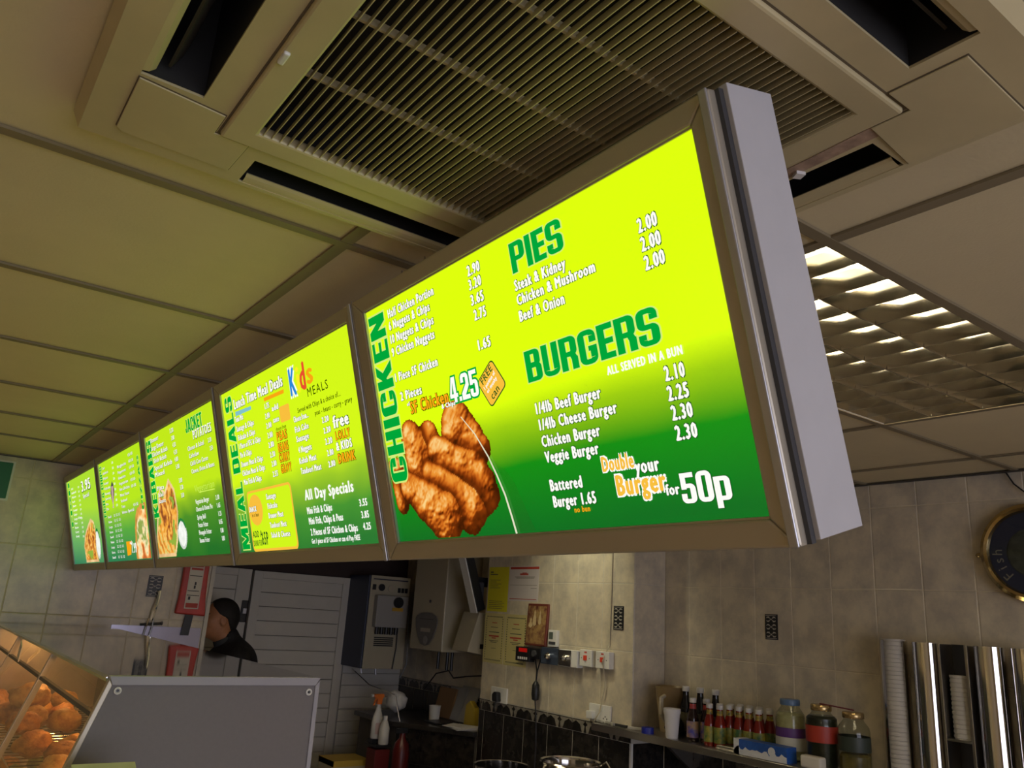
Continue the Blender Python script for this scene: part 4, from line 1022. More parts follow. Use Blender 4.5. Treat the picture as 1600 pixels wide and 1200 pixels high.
# ================================================================ counter and heated display cabinet
CY0, CY1 = 2.152, 4.93; ZT = EYE - .200; ZC = EYE - .78
MB_c = MB().box(.20, CY0 + .0, .05, 1.02, CY1, ZC - .04)
ct = thing('serving_counter', 'steel serving counter under the heated display', 'counter')
MB_c.build('body', M['steelb'], ct, bevel=.004); MB().box(.10, 1.35, ZC - .04, 1.06, CY1, ZC).build('worktop', M['steel'], ct, bevel=.004)
MB().box(.22, 1.40, .05, 1.0, CY0 - .004, ZC - .04).build('cupboard', M['steelb'], ct, bevel=.004)
cab = thing('display_cabinet', 'heated glass food display with grey end panel and sloping front', 'display cabinet')
SLP = .32
fx = lambda z: .441 - SLP * (ZT - z)                       # sloping front line
zb = ZC + .002
endp = [(fx(zb), zb), (.970, zb), (.966, ZT), (.441, ZT)]
MB().prism([(fx(zb) + .012, zb + .006), (.958, zb + .006), (.954, ZT - .014), (.449, ZT - .014)], CY0 + .004, CY0 + .016, 'y').build('end_panel', pm('grey laminate', (.17, .155, .155), .55, var=.05, scale=90), cab)
ET = pm('grey edge trim', (.34, .33, .37), .5)
def trim(pts, mat): MB().prism(pts, CY0, CY0 + .020, 'y').build('end_trim', mat, cab, bevel=.0015)
trim([(.440, ZT + .0065), (.449, ZT - .014), (.954, ZT - .014), (.968, ZT + .0065)], ET); trim([(.966, ZT), (.954, ZT - .014), (.958, zb), (.970, zb)], ET); trim([(.441, ZT), (fx(zb), zb), (fx(zb) + .012, zb), (.449, ZT - .014)], M['alu'])
for x, z in ((.463, ZT - .026), (.938, ZT - .030)):
    c = MB().lathe([(.0085, 0), (.0085, -.004), (.0055, -.005), (.0040, -.002)], (x, CY0 + .004, z), 16, 'y').build('screw_cap', M['white'], cab, smooth=True)
    MB().cyl((x, CY0 + .001, z), (x, CY0 + .0025, z), .0035, n=10).build('screw', M['black'], c)
MB().prism([(.436, ZT), (.966, ZT), (.966, ZT + .006), (.440, ZT + .006)], CY0 + .0205, CY1, 'y').build('top', pm('polished cabinet top', (.60, .58, .55), .045, 1.0), cab)
MB().box(.948, CY0 + .02, zb, .962, CY1, ZT - .004).build('back', pm('dark cabinet back', (.10, .105, .085), .4), cab); MB().prism(endp, CY1 - .012, CY1, 'y').build('far_end', M['steelb'], cab)
zm = EYE - .272
gl = thin_glass('cabinet glass', (.92, .95, .92), .02)
def gpane(za, zc, ya, yb):
    m = MB(); t = .004
    m.add([(fx(za) + .002, ya, za), (fx(za) + .002, yb, za), (fx(zc) + .002, yb, zc), (fx(zc) + .002, ya, zc)], [(0, 1, 2, 3)]); m.build('glass_pane', gl, cab)
posts = [CY0 + .02, 3.05, 3.98, CY1 - .012]
for a, b in zip(posts[:-1], posts[1:]): gpane(zm - .004, ZT - .002, a, b); gpane(zb, zm - .010, a, b)
for y in posts[1:-1]:
    MB().add([(fx(z) + dx, y + dy, z) for z in (zb, ZT) for dx, dy in ((0, -.012), (.018, -.012), (.018, .012), (0, .012))], [(0, 1, 2, 3), (4, 5, 6, 7), (0, 1, 5, 4), (1, 2, 6, 5), (2, 3, 7, 6), (3, 0, 4, 7)]).build('front_post', M['alu'], cab)
MB().prism([(fx(zm) - .002, zm - .012), (fx(zm) + .010, zm - .012), (fx(zm) + .012, zm - .003), (fx(zm), zm - .003)], CY0 + .02, CY1 - .012, 'y').build('glass_channel', M['darkgrey'], cab)
MB().prism([(.438, ZT - .008), (.452, ZT - .008), (.455, ZT), (.437, ZT)], CY0 + .02, CY1, 'y').build('top_rail', pm('greenish glass edge', (.30, .36, .20), .2), cab)
# heat lamps inside
hl = glow('heat lamp', (1.0, .45, .12), 60.0, sample=True)
for y in (2.6, 3.5, 4.4): 
    MB().cyl((.72, y - .25, ZT - .045), (.72, y + .25, ZT - .045), .010, n=10).build('heat_lamp', hl, cab, smooth=True)
MB().box(.52, CY0 + .02, ZT - .030, .90, CY1 - .02, ZT - .022).build('lamp_canopy', M['black'], cab)
# shelf of wires with a price card, and a lower tray
zs = EYE - .585
rack = thing('wire_rack', 'steel wire shelf inside the heated display', 'rack')
for k in range(40): MB().cyl((.42, 2.25 + .067 * k, zs), (.94, 2.25 + .067 * k, zs), .002, n=5).build('wire', M['steel'], rack)
for x in (.42, .68, .94): MB().cyl((x, 2.22, zs - .004), (x, 4.9, zs - .004), .004, n=6).build('rail', M['steel'], rack)
tr = MB().box(.30, 2.2, zb, .94, 4.9, zb + .012).build('tray_base', M['steel']); tag(tr, 'flat steel tray in the bottom of the heated display', 'tray')
fry = pm('fried crumb', (.62, .26, .045), .55, col2=(.30, .09, .012), scale=45, bump=.8, bscale=90)
fry2 = pm('pale fried batter', (.72, .42, .12), .5, col2=(.42, .18, .03), scale=30, bump=.8, bscale=70)
veg = pm('green and yellow pepper', (.45, .42, .06), .5, col2=(.10, .16, .03), scale=30)
def lump(seed, r, ax=(1, .75, .6), mat=fry):
    bm = bmesh.new(); bmesh.ops.create_icosphere(bm, subdivisions=3, radius=1)
    for v in bm.verts:
        n = v.co.normalized(); d = 1 + .28 * mnoise.noise(n * 1.7 + Vector((seed * 3.1, 0, 0))) + .10 * mnoise.noise(n * 5 + Vector((0, seed, 0)))
        v.co = Vector((n.x * ax[0], n.y * ax[1], n.z * ax[2])) * (r * d)
    me = bpy.data.meshes.new('piece'); bm.to_mesh(me); bm.free(); me.polygons.foreach_set('use_smooth', [True] * len(me.polygons)); me.materials.append(mat); return me
ch = [lump(k, .070, (1, .7, .62), fry2 if k % 2 else fry) for k in range(6)]
spots = [(.50, 4.28), (.58, 4.12), (.52, 3.96), (.62, 4.36), (.46, 4.58), (.63, 4.63), (.70, 4.22), (.68, 4.00), (.50, 4.77), (.78, 4.77), (.50, 3.45), (.62, 3.36), (.56, 3.20), (.50, 2.95), (.62, 2.85)]
for k, (x, y) in enumerate(spots):
    o = link('chicken_piece', ch[k % 6], None, loc=(x, y, zs + .048)); o.rotation_euler = (0, 0, k * 1.3)
    tag(o, 'golden fried chicken piece on the wire rack in the display', 'chicken', 'fried chicken in the heated display')
o = link('chicken_piece', ch[1], None, loc=(.55, 4.20, zs + .125)); o.scale = (1.25, 1.25, 1.15); tag(o, 'large pale golden chicken piece on top of the pile in the display', 'chicken', 'fried chicken in the heated display')
lo = [lump(20 + k, .045, (1, .8, .7), veg if k % 2 else fry) for k in range(4)]
for k in range(12):
    o = link('fritter', lo[k % 4], None, loc=(.42 + .11 * (k % 3), 3.55 + .10 * (k // 3) * 2.2 + .03 * (k % 2), zb + .046)); o.rotation_euler = (0, 0, k)
    tag(o, 'greenish and brown fritter lying low in the display', 'fritter', 'fritters in the bottom of the display')
pc = MB().box(-.03, -.0015, 0, .03, .0015, .055).build('price_card', M['paper']); pc.location = (.405, 3.55, EYE - .262); pc.rotation_euler = (0, R(-18), R(90)); tag(pc, 'small white price card behind the upper display glass', 'card')
MB().box(-.018, -.0022, .012, .018, -.0016, .045).build('print', M['darkgrey'], pc)
# pale carton standing on the counter near the end panel
cr = thing('carton', 'pale cream carton standing in front of the grey cabinet end', 'carton', (.415, 1.955, ZC))
MB().box(-.055, -.06, 0, .055, .06, .418).build('body', pm('cream card', (.60, .60, .48), .7), cr, bevel=.002); MB().prism([(-.060, -.062), (.058, -.062), (.080, .060), (-.045, .062)], .418, .423, 'z').build('lid', pm('pale card lid', (.66, .68, .52), .7), cr)

# ================================================================ the man behind the counter
class Field:
    """signed distance field on a grid, smooth unions of tapered capsules and ellipsoids; surfaced by dual averaging"""
    def __init__(s, lo, hi, h):
        s.lo = np.array(lo, float); s.h = h; s.n = np.ceil((np.array(hi) - s.lo) / h).astype(int) + 1; s.F = np.full(s.n, 0.3, np.float32)
    def _slice(s, a, b):
        i0 = np.maximum(0, np.floor((np.array(a) - s.lo) / s.h).astype(int)); i1 = np.minimum(s.n, np.ceil((np.array(b) - s.lo) / s.h).astype(int) + 1)
        sl = tuple(slice(p, q) for p, q in zip(i0, i1)); g = np.meshgrid(*[s.lo[k] + s.h * np.arange(i0[k], i1[k]) for k in range(3)], indexing='ij', sparse=True); return sl, g
    def join(s, sl, d, k, sub=False):
        f = s.F[sl]
        if sub: d = -d; hh = np.clip(.5 - .5 * (f - d) / k, 0, 1); s.F[sl] = f + (d - f) * hh + k * hh * (1 - hh)
        else: hh = np.clip(.5 + .5 * (f - d) / k, 0, 1); s.F[sl] = f + (d - f) * hh - k * hh * (1 - hh)
    def cap(s, a, b, r0, r1=None, k=.02, sub=False):
        r1 = r0 if r1 is None else r1; a = np.array(a, float); b = np.array(b, float); m = max(r0, r1) + .08
        sl, (X, Y, Z) = s._slice(np.minimum(a, b) - m, np.maximum(a, b) + m); d = b - a; L = d @ d + 1e-12
        t = np.clip(((X - a[0]) * d[0] + (Y - a[1]) * d[1] + (Z - a[2]) * d[2]) / L, 0, 1)
        D = np.sqrt((X - a[0] - t * d[0]) ** 2 + (Y - a[1] - t * d[1]) ** 2 + (Z - a[2] - t * d[2]) ** 2) - (r0 + (r1 - r0) * t); s.join(sl, D, k, sub)
    def ell(s, c, r, k=.02, sub=False, tilt=0.0):
        c = np.array(c, float); r = np.array(r, float); m = r.max() + .08; sl, (X, Y, Z) = s._slice(c - m, c + m)
        x, y, z = X - c[0], Y - c[1], Z - c[2]; ct, st = math.cos(tilt), math.sin(tilt); x, z = ct * x + st * z, -st * x + ct * z
        q = np.sqrt((x / r[0]) ** 2 + (y / r[1]) ** 2 + (z / r[2]) ** 2); q2 = np.sqrt((x / r[0] ** 2) ** 2 + (y / r[1] ** 2) ** 2 + (z / r[2] ** 2) ** 2) + 1e-9
        s.join(sl, q * (q - 1) / q2, k, sub)
    def clip(s, fn):
        g = np.meshgrid(*[s.lo[k] + s.h * np.arange(s.n[k]) for k in range(3)], indexing='ij', sparse=True); s.F = np.maximum(s.F, fn(*g).astype(np.float32))
    def mesh(s, name):
        F = s.F; ins = F < 0
        c = [ins[i:ins.shape[0] - 1 + i, j:ins.shape[1] - 1 + j, k:ins.shape[2] - 1 + k] for i in (0, 1) for j in (0, 1) for k in (0, 1)]
        tot = sum(x.astype(int) for x in c); act = (tot > 0) & (tot < 8); idx = -np.ones(act.shape, int); P = np.argwhere(act); idx[tuple(P.T)] = np.arange(len(P))
        acc_ = np.zeros((len(P), 3)); cnt = np.zeros(len(P)); cs = [(i, j, k) for i in (0, 1) for j in (0, 1) for k in (0, 1)]
        val = [F[tuple((P + np.array(q)).T)] for q in cs]
        for a in range(8):
            for b in range(a + 1, 8):
                df = [cs[b][m] - cs[a][m] for m in range(3)]
                if sum(abs(x) for x in df) != 1: continue
                va, vb = val[a], val[b]; cross = (va < 0) != (vb < 0); t = np.where(cross, va / (va - vb + 1e-12), 0)
                acc_ += np.where(cross[:, None], np.array(cs[a]) + t[:, None] * np.array(df), 0); cnt += cross
        V = s.lo + s.h * (P + acc_ / cnt[:, None]); faces = []
        for ax in range(3):
            o1, o2 = [(1, 2), (2, 0), (0, 1)][ax]; sh = [slice(None)] * 3; sh2 = [slice(None)] * 3; sh[ax] = slice(0, -1); sh2[ax] = slice(1, None)
            a, b = ins[tuple(sh)], ins[tuple(sh2)]; E = np.argwhere(a != b); E = E[(E[:, o1] > 0) & (E[:, o2] > 0) & (E[:, o1] < act.shape[o1]) & (E[:, o2] < act.shape[o2])]
            if not len(E): continue
            d1 = np.zeros(3, int); d1[o1] = 1; d2 = np.zeros(3, int); d2[o2] = 1
            q = np.stack([idx[tuple((E - d1 - d2).T)], idx[tuple((E - d2).T)], idx[tuple(E.T)], idx[tuple((E - d1).T)]], 1)
            fl = ins[tuple(E.T)]; q[~fl] = q[~fl][:, ::-1]; faces.append(q)
        me = bpy.data.meshes.new(name); me.from_pydata(V.tolist(), [], np.concatenate(faces).tolist()); me.polygons.foreach_set('use_smooth', [True] * len(me.polygons)); me.update(); return me
HX = -.095                                             # head sits forward of the hips; he faces -x
def skull(F, g=0.0):
    F.ell((HX + .012, 0, 1.640), (.100 + g, .077 + g, .098 + g), .02); F.ell((HX - .015, 0, 1.600), (.082 + g, .068 + g, .105 + g), .03)
def body_base(F, g=0.0, arms=True):
    F.ell((.02, 0, 1.27), (.125 + g, .185 + g, .20 + g), .05); F.ell((.045, 0, 1.345), (.105 + g, .185 + g, .105 + g), .06); F.cap((.02, -.165, 1.375), (.02, .165, 1.375), .068 + g, k=.06); F.ell((-.005, 0, 1.03), (.125 + g, .165 + g, .17 + g), .06); F.ell((0, 0, .90), (.118 + g, .165 + g, .12 + g), .06)
    F.ell((-.035, 0, 1.350), (.095 + g, .150 + g, .085 + g), .05)
    if arms:
        for s in (-1, 1):
            F.cap((.02, s * .205, 1.355), (.055, s * .245, 1.09), .056 + g, .046 + g, .04); F.cap((.055, s * .245, 1.09), (-.12, s * .215, .93), .044 + g, .030 + g, .03)
F = Field((-.30, -.34, -.01), (.22, .34, 1.78), .0058)
skull(F)
F.cap((HX - .055, 0, 1.548), (HX - .040, 0, 1.545), .052, .054, .04); F.cap((HX - .085, 0, 1.530), (HX - .080, 0, 1.532), .022, .024, .03)      # jaw, chin
F.cap((HX - .092, 0, 1.632), (HX - .112, 0, 1.588), .009, .014, .012); F.cap((HX - .104, -.012, 1.585), (HX - .104, .012, 1.585), .009, .009, .01)     # nose
F.cap((HX - .084, -.030, 1.642), (HX - .084, .030, 1.642), .012, .012, .02); F.cap((HX - .096, -.016, 1.560), (HX - .096, .016, 1.560), .008, .008, .012); F.cap((HX - .092, -.014, 1.548), (HX - .092, .014, 1.548), .008, .008, .012)
for s in (-1, 1):
    F.ell((HX - .082, s * .032, 1.622), (.014, .016, .011), .012, sub=True); F.ell((HX + .012, s * .079, 1.602), (.019, .009, .031), .008); F.ell((HX + .006, s * .086, 1.604), (.010, .005, .017), .006, sub=True)
    F.ell((HX - .062, s * .044, 1.596), (.026, .022, .022), .03)
F.cap((HX + .015, 0, 1.545), (.0, 0, 1.40), .058, .066, .04); body_base(F)
for s in (-1, 1):
    w = (-.12, s * .215, .93); F.cap(w, (-.185, s * .205, .885), .030, .034, .02)
    for k, (dy, L) in enumerate(((-.026, .050), (-.009, .058), (.009, .054), (.025, .042))):
        a = (-.195, s * .205 + dy, .875); b = (-.195 - L * .55, s * .205 + dy, .845); c = (-.195 - L * .6, s * .205 + dy, .845 - L * .6); F.cap(a, b, .0095, .009, .006); F.cap(b, c, .009, .008, .004)
    F.cap((-.165, s * .175, .895), (-.200, s * .158, .862), .011, .009, .008)
    F.cap((0, s * .09, .88), (-.01, s * .10, .48), .085, .058, .04); F.cap((-.01, s * .10, .48), (.02, s * .105, .09), .056, .038, .03); F.cap((.03, s * .105, .045), (-.15, s * .115, .030), .042, .034, .03)
man = link('person', F.mesh('person'), pm('skin', (.50, .22, .10), .5, var=.15, scale=30), loc=(1.805, 5.45, 0)); man.rotation_euler = (0, 0, R(-9))
tag(man, 'dark-haired man in black jacket walking left behind the display', 'person')
F = Field((-.30, -.34, .80), (.24, .34, 1.56), .0075); body_base(F, .016); F.cap((HX + .065, 0, 1.50), (.02, 0, 1.40), .070, .088, .03); F.cap((HX + .005, 0, 1.58), (-.035, 0, 1.47), .060, .060, .01, sub=True)
F.clip(lambda X, Y, Z: .84 - Z + 0 * X + 0 * Y); F.clip(lambda X, Y, Z: -.112 - X + np.where(Z < 1.05, 0, -1) + 0 * Y)
link('jacket', F.mesh('jacket'), pm('black jacket cloth', (.014, .013, .013), .75, bump=.5, bscale=120), man)
F = Field((-.26, -.14, 1.36), (.12, .14, 1.56), .006); F.cap((HX + .020, 0, 1.54), (-.004, 0, 1.39), .066, .080, .02); F.clip(lambda X, Y, Z: np.maximum(Z - (1.505 + .55 * (X + .05)), 1.38 - Z) + 0 * Y)
link('shirt_collar', F.mesh('shirt_collar'), pm('charcoal shirt', (.045, .048, .050), .8), man)
F = Field((-.26, -.24, .02), (.16, .24, 1.06), .009); F.ell((0, 0, .92), (.130, .178, .14), .05)
for s in (-1, 1): F.cap((0, s * .09, .88), (-.01, s * .10, .48), .097, .074, .04); F.cap((-.01, s * .10, .48), (.02, s * .105, .07), .072, .062, .03)
F.clip(lambda X, Y, Z: np.maximum(Z - 1.02, .045 - Z) + 0 * X + 0 * Y); link('trousers', F.mesh('trousers'), pm('dark trousers', (.02, .02, .024), .8), man)
F = Field((-.26, -.13, 1.50), (.06, .13, 1.77), .005); skull(F, .007); F.cap((HX + .055, 0, 1.60), (HX + .055, 0, 1.545), .058, .050, .03)
def hairline(X, Y, Z):
    x = X - HX
    front = -.060 - x + .9 * np.maximum(0, 1.690 - Z)      # forehead line
    side = 1.615 - Z + np.where(x > .035, -(x - .035) * 2.2, (.035 - x) * .55)
    return np.maximum(np.where(Z > 1.60, front * .6, front), np.maximum(side, 1.525 - Z)) + 0 * Y
F.clip(hairline); link('hair', F.mesh('hair'), pm('black hair', (.010, .008, .007), .55, bump=1.0, bscale=220), man)
for s in (-1, 1):
    e = MB().lathe([(.0005, -.011), (.007, -.008), (.0105, 0), (.007, .008), (.0005, .011)], (HX - .071, s * .032, 1.6215), 12, 'x').build('eye', M['white'], man, smooth=True); MB().cyl((HX - .0805, s * .033, 1.6215), (HX - .0825, s * .033, 1.6215), .0048, n=10).build('iris', M['black'], e)
    MB().tube([(HX - .086, s * .014, 1.640), (HX - .088, s * .032, 1.645), (HX - .074, s * .052, 1.640)], .0045, 6).build('eyebrow', MATS['black hair'], man)
MB().tube([(HX - .094, -.030, 1.566), (HX - .106, -.012, 1.572), (HX - .106, .012, 1.572), (HX - .094, .030, 1.566)], [.004, .006, .006, .004], 6).build('moustache', MATS['black hair'], man)
shoe = pm('black shoe leather', (.012, .012, .012), .35)
for s in (-1, 1): MB().prism([(.075, .0), (.075, .07), (.02, .09), (-.06, .075), (-.16, .055), (-.195, .03), (-.195, 0)], s * .11 - .048, s * .11 + .048, 'y').build('shoe', shoe, man, bevel=.012)

# ================================================================ far left wall
def P_(name, mb, mat, par, **k): return mb.build(name, mat, par, **k)
fb = thing('fire_blanket', 'red fire blanket pouch with white instruction label on the far wall', 'fire blanket', (1.373, YF - .004, 0))
bl_ = MB().prism([(-.070, EYE + .33), (.074, EYE + .33), (.076, EYE + .10), (.082, EYE - .02), (.094, EYE - .116), (-.078, EYE - .108), (-.070, EYE - .02), (-.068, EYE + .10)], -.028, -.002, 'y')
bl_.build('pouch', M['red'], fb, bevel=.008)
lb = MB().box(-.034, -.0305, EYE - .078, .046, -.0285, EYE + .30).build('label', pm('label card', (.60, .56, .48), .6), fb)
rp = pm('red print', (.45, .05, .03), .6); kp = pm('black print', (.03, .03, .03), .6)
MB().box(-.028, -.0312, EYE - .072, .040, -.0306, EYE - .046).build('print_block', rp, lb)
for z in (.158, .140): MB().box(-.026, -.0312, EYE + z, .040, -.0306, EYE + z + .012).build('print_block', rp, lb)
for z, a, b in ((.105, -.03, .04), (.02, -.03, .035), (-.005, -.03, .04), (.055, .004, .014), (.035, .002, .012), (-.028, -.02, -.008)): MB().box(a, -.0312, EYE + z, b, -.0306, EYE + z + .004 + (.014 if b - a < .02 else 0)).build('print_line', kp, lb)
MB().prism([(-.012, EYE - .10), (.030, EYE - .10), (.020, EYE - .225), (-.026, EYE - .225)], -.018, -.010, 'y').build('pull_tape', M['black'], fb)
sg = thing('wall_sign', 'green rectangular sign high on the far left wall', 'sign', (0, YF, 0)); MB().box(-.16, -.016, EYE + .425, .352, -.002, EYE + .612).build('panel', pm('green sign', (.0, .13, .05), .4), sg, bevel=.002); MB().box(-.17, -.003, EYE + .414, .363, -.001, EYE + .622).build('backing', M['white'], sg)
sb = thing('splashback', 'pale lilac steel sheet on the far wall behind the cabinet', 'splashback', (0, YF, 0)); MB().box(.98, -.008, 0.95, 1.462, -.001, EYE - .183).build('sheet', pm('lilac steel sheet', (.42, .40, .50), .22, .5), sb)
hk = thing('bottle_opener', 'chrome strap hanging on a black peg on the far wall', 'opener', (1.186, YF, 0))
MB().tube([(.008, -.022, EYE + .012), (.006, -.026, EYE - .05), (-.004, -.028, EYE - .10), (-.010, -.026, EYE - .15)], [.010, .011, .013, .012], 8).build('strap', M['chrome'], hk, smooth=True)
for s in (-1, 1): MB().tube([(-.010 + s * .012, -.024, EYE - .14), (-.014 + s * .016, -.022, EYE - .19), (-.022 + s * .016, -.020, EYE - .24), (-.028 + s * .006, -.020, EYE - .27)], .0045, 6).build('loop_arm', M['chrome'], hk, smooth=True)
MB().cyl((-.062, -.018, EYE - .176), (.052, -.018, EYE - .166), .007, n=10).build('peg', M['black'], hk); MB().lathe([(.011, -.004), (.013, 0), (.011, .004)], (.050, -.020, EYE - .164), 12, 'x').build('peg_end', M['chrome'], hk)

# ================================================================ recess: boiler, control box, worktop and clutter
bo = thing('wall_boiler', 'tall cream wall boiler with grey shield badge in the recess', 'boiler', (0, 0, 0))
MB().box(3.055, 4.905, EYE - .272, XR - .002, 5.345, EYE + .52).build('casing', M['cream'], bo, bevel=.008)
bd = MB().prism([(5.275, EYE - .060), (5.255, EYE - .040), (5.19, EYE - .022), (5.125, EYE - .018), (5.06, EYE - .022), (4.995, EYE - .040), (4.975, EYE - .060), (4.985, EYE - .115), (5.02, EYE - .185), (5.07, EYE - .232), (5.125, EYE - .243), (5.18, EYE - .232), (5.23, EYE - .185), (5.265, EYE - .115)], 3.047, 3.055, 'x').build('badge', pm('grey badge', (.16, .155, .15), .5), bo)
MB().cyl((3.044, 5.115, EYE - .205), (3.047, 5.115, EYE - .205), .028, n=20).build('knob', pm('mid grey plastic', (.28, .27, .26), .4), bd)
MB().box(3.045, 5.06, EYE - .150, 3.047, 5.19, EYE - .125).build('emblem', M['alu'], bd); MB().box(3.045, 5.03, EYE - .065, 3.047, 5.22, EYE - .060).build('seam', M['darkgrey'], bd)
MB().cyl((3.050, 5.10, EYE + .06), (3.056, 5.10, EYE + .06), .011, n=12).build('indicator', M['darkgrey'], bo)
for y in (5.02, 5.08, 5.2): MB().cyl((3.22, y, EYE - .40), (3.22, y, EYE - .27), .011, n=10).build('pipe', M['black'], bo)
eb = thing('control_box', 'navy and cream electrical control cabinet with dials by the doors', 'control box', (0, 0, 0))
ex0, ex1, ey0, ey1, ez0, ez1 = 2.823, 3.168, 5.615, YD - .035, EYE - .440, EYE + .226
MB().box(ex0, ey0 + .012, ez0, ex1, ey1, ez1).build('casing', M['navy'], eb, bevel=.004)
fp = MB().box(ex0 + .012, ey0, ez0, ex1, ey0 + .012, ez1).build('front_panel', M['cream'], eb, bevel=.002)
MB().cyl((2.925, ey0 - .008, ez1 - .085), (2.925, ey0, ez1 - .085), .026, n=18).build('dial', M['black'], fp); MB().cyl((3.005, ey0 - .008, ez1 - .088), (3.005, ey0, ez1 - .088), .026, n=18).build('dial', M['alu'], fp); MB().box(2.850, ey0 - .004, ez1 - .105, 2.878, ey0, ez1 - .065).build('meter', M['black'], fp)
for k in range(3): MB().box(3.065 + .030 * k, ey0 - .005, ez1 - .115, 3.088 + .030 * k, ey0, ez1 - .08).build('switch', M['black'], fp)
MB().box(ex0 + .03, ey0 - .002, ez1 - .030, ex1 - .02, ey0, ez1 - .022).build('trim_line', M['navy'], fp)
sb2 = MB().box(2.873, ey0 - .06, ez0 + .295, 3.135, ey0, ez0 + .525).build('junction_box', pm('grey junction box', (.34, .33, .31), .5), eb, bevel=.006)
MB().cyl((3.045, ey0 - .075, ez0 + .478), (3.045, ey0 - .06, ez0 + .478), .040, n=16).build('isolator', M['black'], sb2); MB().box(3.00, ey0 - .066, ez0 + .415, 3.09, ey0 - .06, ez0 + .440).build('warning_label', pm('amber label', (.55, .32, .03), .5), sb2)
for k in range(5): MB().cyl((2.905 + .040 * k, ey0 - .03, ez0 + .245), (2.905 + .040 * k, ey0 - .03, ez0 + .295), .014, n=10).build('gland', M['black'], sb2)
for k in range(5): MB().box(2.905, ey0 - .003, ez0 + .160 + .014 * k, 3.065, ey0, ez0 + .168 + .014 * k).build('vent_slot', M['black'], fp)
MB().tube([(3.085, ey0 - .02, ez0 + .30), (3.090, ey0 - .015, ez0 + .15), (3.075, ey0 - .012, ez0 + .0)], .004, 6).build('cable', M['black'], eb)
MB().tube([(ex1 - .005, ey0 - .01, ez1 - .2), (ex1 + .012, ey0 - .02, EYE - .2), (ex1 + .02, ey0 - .02, EYE - .40), (ex1 - .02, ey0 - .01, EYE - .50)], .006, 6).build('conduit', pm('grey cable', (.2, .2, .2), .5), eb)
MB().tube([(ex0 + .05, ey0 + .1, ez0), (ex0 + .06, ey0 + .1, ez0 - .04)], .008, 6).build('outlet', M['silver'], eb); MB().tube([(ex0 + .17, ey0 + .1, ez0), (ex0 + .18, ey0 + .1, ez0 - .05)], .008, 6).build('outlet', M['silver'], eb)
# corner worktop with black tiled front
ZW = EYE - .72
wt = thing('corner_worktop', 'black tiled corner worktop below the boiler', 'worktop', (0, 0, 0))
MB().prism([(XR - .01, 4.50), (3.09, 4.50), (2.80, 5.02), (2.80, 5.60), (XR - .01, 5.60)], ZW - .03, ZW, 'z').build('top', pm('dark stone top', (.035, .033, .030), .3, var=.4, scale=30), wt, bevel=.004)
core = MB().prism([(XR - .01, 4.52), (3.12, 4.52), (2.84, 5.03), (2.84, 5.58), (XR - .01, 5.58)], .02, ZW - .03, 'z').build('carcass', pm('grey grout', (.10, .09, .08), .8), wt)
dA = Vector((3.12, 4.52, 0)); dB = Vector((2.84, 5.03, 0)); dd_ = (dB - dA).normalized(); nn_ = Vector((-dd_.y, dd_.x, 0)); Lw = (dB - dA).length
for i in range(3):
    for j in range(4):
        a = dA + dd_ * (Lw * i / 3 + .002); b = dA + dd_ * (Lw * (i + 1) / 3 - .002); z1 = ZW - .032 - .21 * j; z0 = z1 - .207
        m = MB(); m.add([tuple(p + nn_ * t + Vector((0, 0, z))) for t in (-.001, .007) for p, z in ((a, z0), (b, z0), (b, z1), (a, z1))], [(0, 1, 2, 3), (4, 5, 6, 7), (0, 1, 5, 4), (1, 2, 6, 5), (2, 3, 7, 6), (3, 0, 4, 7)]); m.build('dado_tile', M['tile_dark'], wt)
def prop(name, label, cat, mb, mat, **k): return tag(mb.build(name, mat, **k), label, cat)
# clutter on the worktop
pbag = thing('paper_bag', 'crumpled white paper bag on the black corner worktop', 'bag', (3.00, 5.36, ZW)); link('bag', lump(31, .080, (.9, .9, .9), M['paper']), None, pbag, loc=(0, 0, .085))
bx = thing('leaning_folder', 'brown and grey folders leaning at the recess wall', 'folder', (3.26, 5.05, ZW))
for k, (y, c, a) in enumerate(((0.10, (.22, .13, .06), 14), (.0, (.30, .30, .32), 20), (-.12, (.36, .35, .36), 24))):
    o = MB().box(-.012, -.11, 0, .0, .11, .20 + .02 * k).build('folder', pm('folder card %d' % k, c, .6), bx); o.location = (0, y, 0); o.rotation_euler = (0, R(a), 0)
yb_ = thing('yellow_packet', 'yellow packet standing on the corner worktop', 'packet', (3.22, 4.72, ZW)); MB().prism([(-.07, 0), (.07, 0), (.055, .13), (.01, .16), (-.05, .12)], -.02, .02, 'x').build('packet', pm('yellow wrap', (.50, .36, .04), .4), yb_, bevel=.006)
mug = thing('white_mug', 'small white tub on the corner worktop', 'tub', (3.12, 5.03, ZW)); MB().lathe([(.034, 0), (.040, .09), (.042, .095), (.038, .095), (.033, .006)], n=18).build('tub', M['white'], mug, smooth=True)
sh = thing('paper_sheets', 'white paper sheets lying at the front of the corner worktop', 'paper', (3.10, 4.66, ZW))
for k in range(4): o = MB().box(-.07, -.10, .001 + .004 * k, .07, .10, .004 + .004 * k).build('sheet', M['paper'], sh); o.rotation_euler = (0, R(-1), R(12 * k - 10))
tr_ = thing('black_tray', 'flat black tray on the corner worktop', 'tray', (3.10, 4.90, ZW)); MB().box(-.09, -.08, 0, .09, .08, .012).build('tray', M['black'], tr_, bevel=.004)
rl = thing('towel_rail', 'thin steel rail running from the cladding to the corner worktop', 'rail', (0, 0, 0)); MB().tube([(2.93, 5.97, EYE - .47), (2.90, 5.6, EYE - .55), (2.82, 5.06, EYE - .56), (2.85, 5.02, EYE - .72)], .005, 6).build('rod', M['steel'], rl)
sp_ = thing('spray_bottle', 'white spray bottle with orange trigger hanging by the worktop', 'spray bottle', (2.735, 5.115, EYE - .835))
